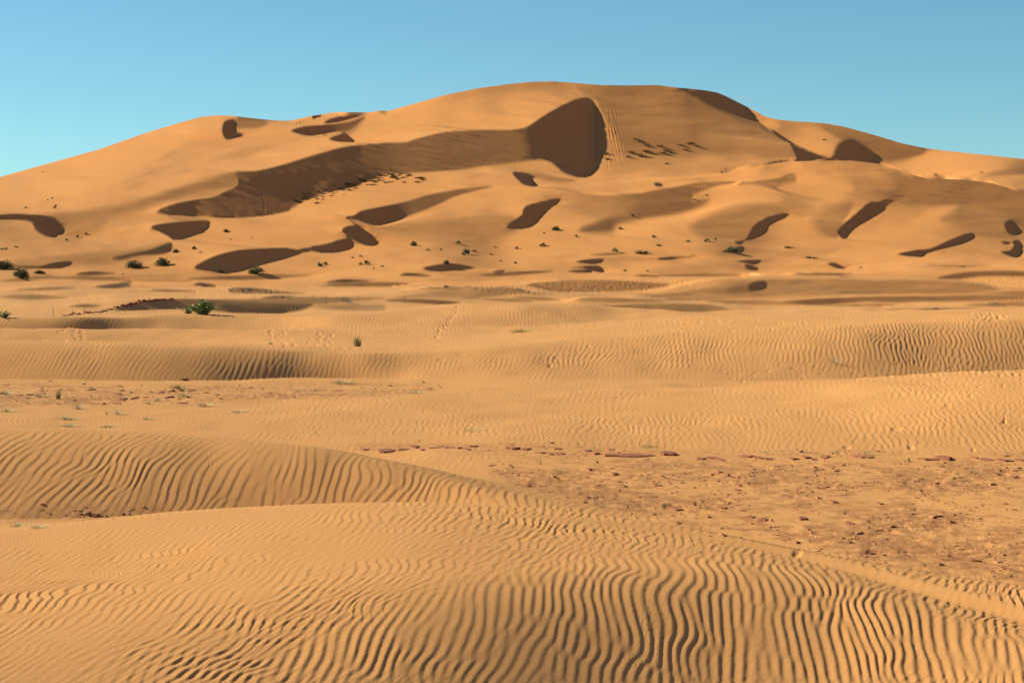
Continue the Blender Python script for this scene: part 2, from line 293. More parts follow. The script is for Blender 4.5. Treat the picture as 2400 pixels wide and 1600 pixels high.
BASEPT = [(0,430,.55),(0,470,.55),(120,400,.6),(120,450,.58),(230,370,.62),(240,420,.58),(345,330,.62),(350,380,.57),(440,300,.62),(460,350,.57),(520,290,.55),(560,310,.56),
(620,300,.52),(650,300,.5),(700,290,.52),(780,275,.58),(840,272,.58),(600,340,.52),(680,330,.52),(480,390,.52),(560,375,.54),(640,360,.57),(720,345,.57),(800,320,.52),
(0,510,.42),(0,560,.47),(150,570,.46),(250,540,.48),(350,510,.5),(300,500,.45),(400,480,.53),(200,600,.46),(60,600,.45),(330,590,.5),(430,570,.5),(550,560,.53),(650,545,.53),
(750,530,.53),(700,570,.5),(420,505,.5),(600,520,.5),(640,510,.56),(740,500,.57),(800,490,.6),(930,270,.63),(1000,250,.6),(1050,240,.5),(1150,220,.42),(1250,205,.37),(1320,205,.37),
(1000,290,.62),(1100,280,.63),(1200,262,.63),(1280,240,.6),(1340,222,.48),(1050,262,.53),(1150,245,.47),(850,310,.6),(900,300,.62),(950,300,.6),(830,330,.58),(1100,298,.6),(1200,293,.57),
(1000,415,.5),(1100,410,.48),(1200,400,.45),(1300,405,.45),(950,430,.53),(850,460,.55),(1050,430,.55),(1150,430,.53),(780,480,.56),(1250,430,.5),(1420,415,.45),(1500,400,.43),
(1600,400,.42),(1700,390,.4),(1800,380,.4),(1450,370,.4),(1550,350,.36),(1400,430,.5),(1500,435,.53),(1600,428,.5),(1700,410,.56),(1750,402,.58),(1850,395,.5),(1930,390,.42),(2000,395,.42),
(1000,490,.52),(1100,480,.55),(1200,470,.55),(1250,480,.5),(1050,520,.42),(1150,520,.36),(950,530,.45),(900,510,.5),(1300,460,.48),(1350,490,.5),(1400,520,.5),(1000,560,.47),(1200,560,.5),
(1400,560,.5),(1500,560,.5),(900,570,.5),(1550,500,.5),(1650,470,.54),(1750,460,.56),(1850,440,.5),(1900,430,.5),(1700,510,.5),(1600,530,.5),(1700,540,.4),(1740,520,.38),(1850,480,.45),
(1950,470,.5),(2000,440,.44),(2050,420,.42),(2100,430,.36),(2100,450,.33),(2150,440,.32),(2200,440,.32),(2300,455,.32),(2390,480,.3),(2000,500,.48),(1900,540,.46),(1850,560,.5),(2000,560,.5),
(2100,520,.5),(2200,490,.45),(2150,560,.5),(2250,540,.42),(2300,500,.38),(2340,520,.3),(2100,600,.5),(2000,600,.5),(2250,600,.47),(2380,600,.47),(1850,600,.48)] + \
 [(u,v,.49) for u in range(-200,2700,300) for v in (630,665,700,760)]
BACKPT = [(1750,300,.45),(1850,300,.42),(1900,320,.52),(1930,300,.47),(1950,330,.47),(2100,360,.42),(2200,370,.53),(2300,390,.56),(2400,395,.53),(2250,410,.57),(2350,420,.52),(2150,390,.53),(1800,350,.5),(2100,460,.5),(2400,480,.5),(1700,450,.5),(2600,420,.5)]

def interp(tab, u):
    t = np.array(tab, float); return np.interp(u, t[:,0], t[:,1])
def smooth_interp(tab, u, w=12.0):                       # rounded piecewise-linear curve
    return sum(interp(tab, u+o*w) for o in (-1,-.5,0,.5,1))/5
def sstep(x): x = np.clip(x,0,1); return x*x*(3-2*x)

def tps(pts, U, V, reg=1e-3):
    p = np.array(pts, float); n = len(p); xy = p[:,:2]/300.
    def ph(r2): return np.where(r2>0, .5*r2*np.log(np.maximum(r2,1e-12)), 0)
    d2 = ((xy[:,None]-xy[None])**2).sum(-1)
    K = np.zeros((n+3,n+3)); K[:n,:n] = ph(d2)+reg*np.eye(n); K[:n,n]=1; K[:n,n+1:]=xy; K[n,:n]=1; K[n+1:,:n]=xy.T
    w = np.linalg.solve(K, np.r_[p[:,2],0,0,0])
    out = np.full(U.shape, w[n]) + w[n+1]*U/300. + w[n+2]*V/300.
    for i in range(n): out += w[i]*ph((U/300.-xy[i,0])**2+(V/300.-xy[i,1])**2)
    return out

def catmull(pts, n=5):
    P_ = np.array(pts, float); N = len(P_); out = []
    for i in range(N):
        a,b,c,d = P_[i-1],P_[i],P_[(i+1)%N],P_[(i+2)%N]
        m1, m2 = (c-a)*.5, (d-b)*.5
        L = np.hypot(*(c-b)[:2])
        for m in (m1, m2):
            l = np.hypot(*m[:2]); 
            if l > L: m *= L/l
        for k in range(n):
            t = k/n; out.append((2*t**3-3*t*t+1)*b+(t**3-2*t*t+t)*m1+(-2*t**3+3*t*t)*c+(t**3-t*t)*m2)
    return np.array(out)

def paint_patch(S, u0, v0, du, patch):
    pts, s, grad, layer = patch
    C = catmull(pts); pad = C[:,2].max()*1.2+4
    H, W = S.shape
    i0=max(0,int((C[:,0].min()-pad-u0)/du)); i1=min(W,int((C[:,0].max()+pad-u0)/du)+2)
    j0=max(0,int((C[:,1].min()-pad-v0)/du)); j1=min(H,int((C[:,1].max()+pad-v0)/du)+2)
    if i1<=i0 or j1<=j0: return
    X,Y = np.meshgrid(u0+du*np.arange(i0,i1), v0+du*np.arange(j0,j1))
    best = np.full(X.shape, 1e9); sf = np.ones(X.shape); ins = np.zeros(X.shape, bool)
    n = len(C)
    for k in range(n):
        a,b = C[k],C[(k+1)%n]; e = b-a; l2 = e[0]**2+e[1]**2+1e-9
        t = np.clip(((X-a[0])*e[0]+(Y-a[1])*e[1])/l2,0,1)
        d = np.hypot(X-a[0]-t*e[0], Y-a[1]-t*e[1]); m = d<best
        best = np.where(m,d,best); sf = np.where(m,a[2]+t*e[2],sf)
        if (abs(e[1])>1e-9):
            cr = ((a[1]>Y)!=(b[1]>Y)) & (X < e[0]*(Y-a[1])/e[1]+a[0]); ins ^= cr
    sd = np.where(ins,best,-best)
    m = sstep((sd/np.maximum(sf,.8)+1)/2)
    if layer:
        back = (Y < interp(RIDGE, X)) | (X < 1640)
        m = m*(back if layer=='b' else ~back)
    val = s
    if grad:
        s2,(ax,ay),(bx,by) = grad; ex,ey = bx-ax,by-ay
        val = s+(s2-s)*sstep(((X-ax)*ex+(Y-ay)*ey)/(ex*ex+ey*ey))
    S[j0:j1,i0:i1] += m*(val-S[j0:j1,i0:i1])

def survey(us, vs, du):
    u0, v0 = us[0], vs[0]
    U,V = np.meshgrid(us,vs)
    S = np.clip(tps(BASEPT, np.clip(U,-30,2430), np.clip(V,195,770)), .25, .64)
    B = np.clip(tps(BACKPT, np.clip(U,1640,2430), np.clip(V,250,480)), .25, .64)
    w = np.where((V < interp(RIDGE, us)[None]), sstep((U-1660)/160), 0)*sstep((U-interp([(200,1700),(300,1700),(375,1870),(460,1900)],V)+40)/80)
    S += w*(B-S)
    tx = fbm(U/70.+V/26., V/13.-U/160., 3, 301)*.030 + fbm(U/22.+V/9., V/6., 2, 311)*.012
    for p in PATCH: paint_patch(S, u0, v0, du, p)
    S = S + tx*np.clip(S/.3,.25,1)
    S = np.where((S>0)&(S<.5), np.where(S<.5, .5*(np.maximum(S,1e-6)/.5)**2.05, S), S)
    return S
# ---------------------------------------------------------------- relief from the brightness survey
# Depth along every survey ray is integrated so that the sand surface, lit by the sun above, has the surveyed brightness.
def family(s):
    ks = [-.1,0,.1,.2,.3,.42,.5,.58,.66]
    a = np.interp(s, ks, [-.52,-.44,-.26,-.12,-.10,.0,.10,.22,.34])
    b = np.interp(s, ks, [ .45, .42, .46, .48, .26,.115,.10,.115,.13])
    return a, b
DTAB = [(150,1300),(200,1230),(300,1080),(400,930),(500,790),(560,700),(600,620),(625,540),(640,470),(660,350),(680,260),(700,195),(720,150),(745,108),(800,65)]

def solve_level(us, vs, S, du, q, plan):
    H, W = S.shape
    U, V = np.meshgrid((us)/FPX - 1200/FPX, (HZ-vs)/FPX)
    d = du/FPX
    sky = smooth_interp(SKY, us, 6)[None]; Vp = vs[:,None]*np.ones((1,W))
    act = (Vp > sky-2*du)
    rid = smooth_interp(RIDGE, us, 6)[None]
    right = (us[None]>1690)*np.ones_like(Vp, bool)
    above = (Vp < rid) & right
    cellok = act[:-1,:-1]&act[1:,1:]&act[:-1,1:]&act[1:,:-1]&((above[:-1,:-1]==above[1:,1:])&(above[:-1,1:]==above[1:,:-1])&(above[:-1,:-1]==above[1:,:-1]) | (us[None,:-1]<1692))
    ok = cellok.astype(float)
    q0 = np.log(np.interp(Vp, [t[0] for t in DTAB], [t[1] for t in DTAB])) + np.where(above, .30*sstep((us[None]-1690)/220), 0)
    if q is None: q = q0.copy()
    cc = lambda x: .25*(x[:-1,:-1]+x[1:,:-1]+x[:-1,1:]+x[1:,1:])
    Sc, Uc, Vc = cc(S), cc(U), cc(V)
    a0, b0 = family(Sc)
    low = sstep((cc(Vp)-560)/85)*sstep((Sc-.27)/.15)
    b0 = b0*(1-.93*low)
    b0 = np.maximum(b0 + np.where(Sc>.22, .75*np.maximum(Vc,0), 0), Vc+.05-.035*sstep((cc(Vp)-600)/40))
    eff = np.maximum(b0-Vc-Uc*a0, .02); qV = 1/eff
    g0 = (q0[:-1]-q0[1:])/d; qV = qV + low*(.5*(g0[:,1:]+g0[:,:-1])-qV)
    lam = 1.0e-5*(.5+9000*sstep((Vp-655)/50)+60000*sstep((Vp-722)/25)+500*above)
    E = .5/d
    def G(q):
        A_,B_,C_,D_ = q[:-1,:-1],q[:-1,1:],q[1:,:-1],q[1:,1:]
        return (B_+D_-A_-C_)*E, (A_+B_-C_-D_)*E, (A_-B_-C_+D_)*E
    def GT(x, y, z):
        o = np.zeros((H,W)); x=x*E; y=y*E; z=z*E
        o[:-1,:-1] += -x+y+z; o[:-1,1:] += x+y-z; o[1:,:-1] += -x-y-z; o[1:,1:] += x-y+z
        return o
    def shade(gu, gv):
        nx, ny, nz = gu, -(1+Uc*gu+Vc*gv), gv
        L = np.sqrt(nx*nx+ny*ny+nz*nz); s = (nx*LX+ny*LY+nz*LZ)/L
        return s, ((LX-Uc*LY)-s*(nx-Uc*ny)/L)/L, ((LZ-Vc*LY)-s*(nz-Vc*ny)/L)/L
    for it_, (ws, g, lo, n) in enumerate(plan):
        gu, gv, gm = G(q)
        gc = np.maximum(gv, 1.0); gc = gc*(1-low)+low*np.minimum(np.maximum(gc,6),qV); i2 = ok/gc**2
        s, ju, jv = shade(gu, np.maximum(gv,.6))
        r = np.clip(Sc-s, -.25, .25); dk = 1+4*(Sc<.01)*(cc(Vp)<632)
        r = np.where(Sc<.01, np.where(s<-.02, 0, np.clip(-.05-s,-.25,.25)), r); w = ws*ok*dk
        r = r + ju*gu + jv*gv
        gz = np.maximum(g, .22*sstep((cc(Vp)-615)/20)); ga = gz*i2; gb = gz*i2/qV**2*(1+3*low); bar = 2*ok*(gv<2.0)
        lz = lo*(1+8*sstep((cc(Vp)-615)/20)); da, db = lz*i2, lz*i2/gc**2
        km = .15*i2
        def Aop(x):
            xu,xv,xm = G(x); t = w*(ju*xu+jv*xv); ta = ga*(xu+a0*xv)
            return GT(ju*t+ta+da*xu, jv*t+a0*ta+(gb+db+bar)*xv, km*xm) + lam*x
        rhs = GT(w*ju*r+da*gu, w*jv*r+gb*qV+db*gv+bar*2.5, 0*gu) + lam*q0
        wt = w*(ju*ju+jv*jv)+ga*(1+a0*a0)+gb+da+db+km+bar
        M = np.full((H,W),1e-9)+lam
        for sl in ((slice(0,-1),slice(0,-1)),(slice(1,None),slice(0,-1)),(slice(0,-1),slice(1,None)),(slice(1,None),slice(1,None))): M[sl] += wt*E*E
        if H*W < 2200:                                     # the coarsest survey is solved outright
            if it_ == 0:
                idx = np.arange(H*W).reshape(H,W); nC = (H-1)*(W-1); rows = np.arange(nC); ia, ib, ic_, id_ = (x.ravel() for x in (idx[:-1,:-1],idx[:-1,1:],idx[1:,:-1],idx[1:,1:]))
                Gm = [np.zeros((nC,H*W)) for _ in range(3)]
                for M_, sg in zip(Gm, ((-1,1,-1,1),(1,1,-1,-1),(1,-1,-1,1))):
                    for c_, sg_ in zip((ia,ib,ic_,id_), sg): M_[rows,c_] = sg_*E
            f_ = lambda x: x.ravel()[:,None]
            A_ = Gm[0].T@(f_(w*ju*ju+ga+da)*Gm[0]) + Gm[1].T@(f_(w*jv*jv+ga*a0*a0+gb+db+bar)*Gm[1]) + Gm[2].T@(f_(km)*Gm[2])
            X_ = Gm[0].T@(f_(w*ju*jv+ga*a0)*Gm[1]); A_ += X_+X_.T
            A_[np.arange(H*W),np.arange(H*W)] += lam.ravel()
            q = np.linalg.solve(A_, rhs.ravel()).reshape(H,W)
            continue
        rr = rhs-Aop(q); z = rr/M; p = z.copy(); rz = (rr*z).sum(); x = q.copy()
        for _ in range(n):
            Ap = Aop(p); al = rz/((p*Ap).sum()+1e-300); x += al*p; rr = rr-al*Ap
            z = rr/M; rn = (rr*z).sum(); p = z+(rn/rz)*p; rz = rn
        q = x
    gu, gv, gm = G(q)
    return q, np.where(cellok, shade(gu,gv)[0], np.nan), act, np.where(cellok,gv,9)

def solve_relief(u0=-260, v0=180, nu=1456, nv=296):
    q = None
    for k, plan in ((16,[(0,1,.0,150)]+[(0,1,.3,80)]*5+[(1,.3,.3,80)]*6), (8,[(1,.15,.2,60)]*8), (4,[(1,.08,.15,50)]*8), (2,[(1,.05,.12,30)]*6)):
        m = k//2
        us = u0+k*np.arange(nu//m+1); vs = v0+k*np.arange(nv//m+1)
        S = survey(us, vs, k)
        if q is not None:
            t = np.repeat(np.repeat(q,2,0),2,1)[:len(vs)+1,:len(us)+1]
            f = np.zeros((2*q.shape[0]-1, 2*q.shape[1]-1)); f[::2,::2]=q; f[1::2,::2]=.5*(q[1:]+q[:-1]); f[:,1::2]=.5*(f[:,2::2]+f[:,:-1:2])
            q = f
            q = np.pad(q, ((0,max(0,len(vs)-q.shape[0])),(0,max(0,len(us)-q.shape[1]))), mode='edge')[:len(vs),:len(us)]
        q, s, act, gv = solve_level(us, vs, S, k, q, plan)
    return us, vs, q, s, act, S, gv
# ---------------------------------------------------------------- the great dune and the low dunes at its foot
rng = np.random.default_rng(7)
def mask_lookup(M, u0, v0, du, U, V):
    i = np.clip((U-u0)/du, 0, M.shape[1]-1.001); j = np.clip((V-v0)/du, 0, M.shape[0]-1.001)
    a = i.astype(int); b = j.astype(int); fx = i-a; fy = j-b
    return (M[b,a]*(1-fx)+M[b,a+1]*fx)*(1-fy)+(M[b+1,a]*(1-fx)+M[b+1,a+1]*fx)*fy
def poly_mask(polys, u0, u1, v0, v1, du):
    M = np.zeros((int((v1-v0)/du)+1, int((u1-u0)/du)+1))
    for m, pts, val, soft in polys:
        paint_patch(M, u0, v0, du, ([(a,b,soft) for a,b in m(pts)], val, None, None))
    return M
def A0(pts): return [(float(a),float(b)) for a,b in pts]

us, vs, q, _, act, _, _ = solve_relief()
NB = 1690.0
sky_c = smooth_interp(SKY, us, 6); rid_c = smooth_interp(RIDGE, us, 6)
qF = q.copy(); qB = q.copy()
def box(a, n=11): k = np.ones(n)/n; return np.convolve(np.pad(a, n//2, mode='edge'), k, 'valid')
ui = np.arange(len(us)); right_ = us > NB
def edge(top, off, up):                                        # depth and slope just inside an edge line, evened out along it
    j = np.searchsorted(vs, top+off) if up else np.searchsorted(vs, top-off)-1
    j = np.clip(j, 6, len(vs)-7); d = 6 if up else -6
    g = np.clip((q[j,ui]-q[j+d,ui])/d, .0005, .012)            # per row, growing upward
    return j, q[j,ui], g
for top, Q, up, sel in ((sky_c, qF, True, ~right_), (rid_c, qF, True, right_), (sky_c, qB, True, ui>=0), (rid_c, qB, False, right_)):
    j, q1, g = edge(top, 4.0, up)
    fr_ = j-(top-vs[0])/2.0                                     # rows between sample and line
    line = np.where(sel, q1+g*fr_, np.nan)                      # depth on the edge line itself
    ok_ = np.nonzero(sel)[0]; line[ok_] = box(line[ok_]); g2 = g.copy(); g2[ok_] = box(g[ok_])
    for i in ok_:
        if up: k = np.arange(0, j[i]); 
        else: k = np.arange(j[i]+1, len(vs))
        t = (top[i]-vs[0])/2.0
        ext = line[i]+g2[i]*(t-k)
        Q[k,i] = ext
        for b_ in range(3):                                     # ease into the solved relief
            kk_ = j[i]+b_ if up else j[i]-b_
            w_ = (3-b_)/4; Q[kk_,i] = (1-w_)*Q[kk_,i]+w_*(line[i]+g2[i]*(t-kk_))
def on_line(Q, top): t = (top-vs[0])/2.0; a = np.clip(t.astype(int),0,len(vs)-2); f = t-a; return Q[a,ui]*(1-f)+Q[a+1,ui]*f
gap = np.where(right_, np.maximum(0, on_line(qF, rid_c)+.03*sstep((us-NB)/240) - on_line(qB, rid_c)), 0)   # the far dune always stands behind the ridge
gap = box(box(gap, 61), 61)
qB += gap[None]
DU = 2.0
uM = np.arange(-260, 2648, DU); vM = np.arange(186, 766, DU)
nr, nc = len(vM), len(uM)
skyM = smooth_interp(SKY, uM, 6); ridM = smooth_interp(RIDGE, uM, 6)
ic = int(np.searchsorted(uM, NB+.1))
TOP = np.where(np.arange(nc) < ic, skyM, ridM)
def lookup(Q, U, V): return mask_lookup(Q, us[0], vs[0], 2.0, U, V)
def world_pts(U, V, Q):
    D = np.exp(Q); return np.stack([(U-1200)/FPX*D, D, CAMZ+(HZ-V)/FPX*D], -1)

UU = np.repeat(uM[None], nr, 0); VF = np.maximum(vM[:,None]*np.ones((1,nc)), TOP[None])
PF = world_pts(UU, VF, lookup(qF, UU, VF))
UB = UU[:, ic-1:]; VB = np.minimum(np.maximum(vM[:,None]*np.ones((1,nc-ic+1)), skyM[None,ic-1:]), ridM[None,ic-1:])
PB = world_pts(UB, VB, lookup(qB, UB, VB))

# fine relief that the survey is too coarse for: slide tracks, trampled patches, small ripples
def z_add(Pt, U, V, dz): Pt[...,2] += dz
TRACKS = [  # (u0,v0,u1,v1,width px,depth m)
 (1418,330,1438,390,2,.4),(1523,320,1526,365,1.6,.3),(1208,372,1210,400,1.6,.4),(616,458,621,500,2,.4),(250,598,256,616,1.8,.4),(256,596,262,616,1.8,.4),(400,625,404,636,1.6,.3),(408,624,414,636,1.6,.3),
 (926,552,925,574,1.6,.3),(931,552,931,574,1.6,.3),(1634,432,1640,470,2,.4),(1641,430,1645,470,2,.4),(1648,430,1650,468,2,.35),(2186,585,2182,606,1.8,.3),(2191,585,2188,606,1.8,.3),(570,515,573,527,1.6,.3),(576,515,578,527,1.6,.3),
 (1130,395,1150,365,1.6,.3),(1138,397,1158,368,1.6,.3),(2095,500,2160,470,1.6,.3),(2060,520,2140,478,1.6,.3),(1640,500,1600,512,1.6,.3),(1990,575,2080,545,1.6,.3),(2030,545,2110,500,1.6,.25)]
rt_ = random.Random(3)
for i in range(18):                                             # where people slid down the face
    a_ = rt_.uniform(0,1); TRACKS.append((1408+34*a_+rt_.uniform(-3,3), rt_.uniform(235,300), 1420+46*a_+rt_.uniform(-4,4), rt_.uniform(345,402), rt_.uniform(1.2,1.7), rt_.uniform(.35,.6)))
DF = PF[...,1]
for (a,b,c,d,w,dep) in TRACKS:
    i0 = max(0,int((min(a,c)-12-uM[0])/DU)); i1 = int((max(a,c)+12-uM[0])/DU)+1; j0 = max(0,int((min(b,d)-8-vM[0])/DU)); j1 = int((max(b,d)+8-vM[0])/DU)+1
    U, V = UU[j0:j1,i0:i1], VF[j0:j1,i0:i1]; t = np.clip(((U-a)*(c-a)+(V-b)*(d-b))/((c-a)**2+(d-b)**2),0,1)
    r = np.hypot(U-a-t*(c-a)+1.2*np.sin(t*9+a), V-b-t*(d-b))
    PF[j0:j1,i0:i1,2] += .13*dep*(DF[j0:j1,i0:i1]/1000)*(-np.exp(-(r/w)**2)+.5*np.exp(-((r-2*w)/w)**2))*np.minimum(1,8*t*(1-t)+.15)
ROUGH = poly_mask([
 (A4,[(1180,250),(1350,245),(1600,240),(1880,285),(1700,290),(1400,285),(1190,305)],1,3),(A4,[(1530,300),(1700,295),(1800,312),(1560,315)],1,3),(A4,[(470,290),(640,275),(650,310),(500,345)],.8,4),(A4,[(850,290),(960,300),(960,325),(860,320)],.8,3),
 (A4,[(170,240),(400,240),(420,300),(220,300)],.6,5),(A4,[(230,345),(430,340),(460,370),(240,375)],.7,3),(A4,[(1730,230),(1900,225),(1880,245),(1740,242)],.6,3),(A4,[(2000,270),(2300,260),(2300,300),(1950,300)],.4,6),
 (A5,[(880,232),(1100,230),(1280,222),(1500,197),(1900,197),(2352,195),(2352,265),(1850,275),(1500,282),(1300,292),(1050,285)],1,4),(A5,[(1640,280),(1800,275),(1750,310),(1640,315)],.6,4),
 (A6,[(0,195),(200,195),(500,212),(300,255),(0,270)],1,4),(A6,[(1960,200),(2100,180),(2500,178),(2500,265),(2200,250)],.8,5),(A6,[(1450,185),(1750,178),(1740,195),(1460,200)],.7,3),(A6,[(280,320),(390,330),(380,360),(290,355)],.7,3),
 (A6,[(2050,300),(2352,290),(2352,330),(2100,330)],.6,4)], -260, 2660, 600, 770, 2)
m = mask_lookup(ROUGH, -260, 600, 2, UU, VF)*(VF>630)
nz = fbm(UU/4.6, VF/2.6, 2, 31); pit = -np.maximum(0, fbm(UU/5.5+40, VF/3.0, 2, 77)-.05)*2
PF[...,2] += m*(nz*.5+pit)*DF/170*.013
PF[...,2] += .012*DF/300*fbm(PF[...,0]/12, PF[...,1]/30, 3, 5)*np.clip((VF-600)/40,0,1)*2
# small wind ripples on the low dunes
rip = np.sin(2*np.pi*(UU/6.0 + .8*fbm(UU/60,VF/20,2,9) + VF/22.))
PF[...,2] += rip*.0065*np.clip((VF-676)/25,0,1)*(1-m)*np.clip(.5+.8*fbm(UU/110,VF/18,2,15),0,1)

# back side of the skyline, ridge trough, front foot
idxF = np.arange(nr*nc).reshape(nr,nc); V_all = [PF.reshape(-1,3)]; nV = nr*nc
F4 = grid_faces(nr, nc); a_, b_ = VF[:-1], VF[1:]
live = (b_[:,:-1]-a_[:,:-1] > 1e-6) | (b_[:,1:]-a_[:,1:] > 1e-6)
live[:, ic-1] &= (b_[:,ic]-a_[:,ic] > 1e-6)
faces = [F4[live]]
ncB = nc-ic+1; idxB = nV + np.arange(nr*ncB).reshape(nr,ncB); V_all.append(PB.reshape(-1,3)); nV += nr*ncB
idxB[:,0] = idxF[:,ic-1]
FB = np.stack([idxB[:-1,:-1], idxB[1:,:-1], idxB[1:,1:], idxB[:-1,1:]], -1); a_, b_ = VB[:-1], VB[1:]
liveB = (b_[:,:-1]-a_[:,:-1] > 1e-6) | (b_[:,1:]-a_[:,1:] > 1e-6)
faces.append(FB[liveB])
def strip(top, bottom): faces.append(np.stack([top[:-1], bottom[:-1], bottom[1:], top[1:]], -1))
# ridge trough (hidden from the front)
fr = PF[0, ic:]; bk = PB[-1, 1:]; prev = idxB[-1, 1:]
for t in (.3, .7, .92):
    row = bk + (fr-bk)*t; row[:,2] -= np.clip(.06*(np.abs(bk[:,1]-fr[:,1])-20), 0, 12)*(4*t*(1-t))**.7
    ids = nV+np.arange(len(row)); V_all.append(row); nV += len(row); strip(prev, ids); prev = ids
strip(prev, idxF[0, ic:])
# lee side beyond the skyline
top_ids = np.r_[idxF[0,:ic], idxB[0,1:]]; top_p = np.concatenate([PF[0,:ic], PB[0,1:]]); prev = top_ids
for dd, dz in ((12,.8),(60,10),(220,50),(700,200)):
    k = 1+dd/top_p[:,1]; row = top_p.copy(); row[:,0] *= k; row[:,1] *= k; row[:,2] = np.maximum(top_p[:,2]-dz, -9)
    ids = nV+np.arange(nc); V_all.append(row); nV += nc; strip(ids, prev); prev = ids
bot = PF[-1].copy(); bot[:,1] -= 3; bot[:,2] -= .8; ids = nV+np.arange(nc); V_all.append(bot); nV += nc; strip(idxF[-1], ids)
# the dune goes on beyond the frame and sinks into the plain
for sgn, ids in ((-1, np.r_[idxF[:,0]]), (1, np.r_[idxB[:,-1], idxF[1:,-1]])):
    src = np.concatenate(V_all)[ids]; prev = ids
    for a_ in (.02,.06,.12,.2,.3,.45,.65,.9,1.2):
        row = src.copy(); row[:,0] += sgn*a_*row[:,1]; row[:,2] = -9+(src[:,2]+9)*(1-sstep(a_/1.2))
        k_ = nV+np.arange(len(row)); V_all.append(row); nV += len(row)
        strip(prev, k_) if sgn > 0 else strip(k_, prev); prev = k_
me = mesh_from('dune_hill', np.concatenate(V_all), faces, MAT_FAR)
tag(link('dune_hill', me), 'great orange sand dune filling the background under the blue sky, with dark slip faces', kind='structure')
# ---------------------------------------------------------------- the sand in front: crest and trough lines from near to far
def T(*p): return list(p)
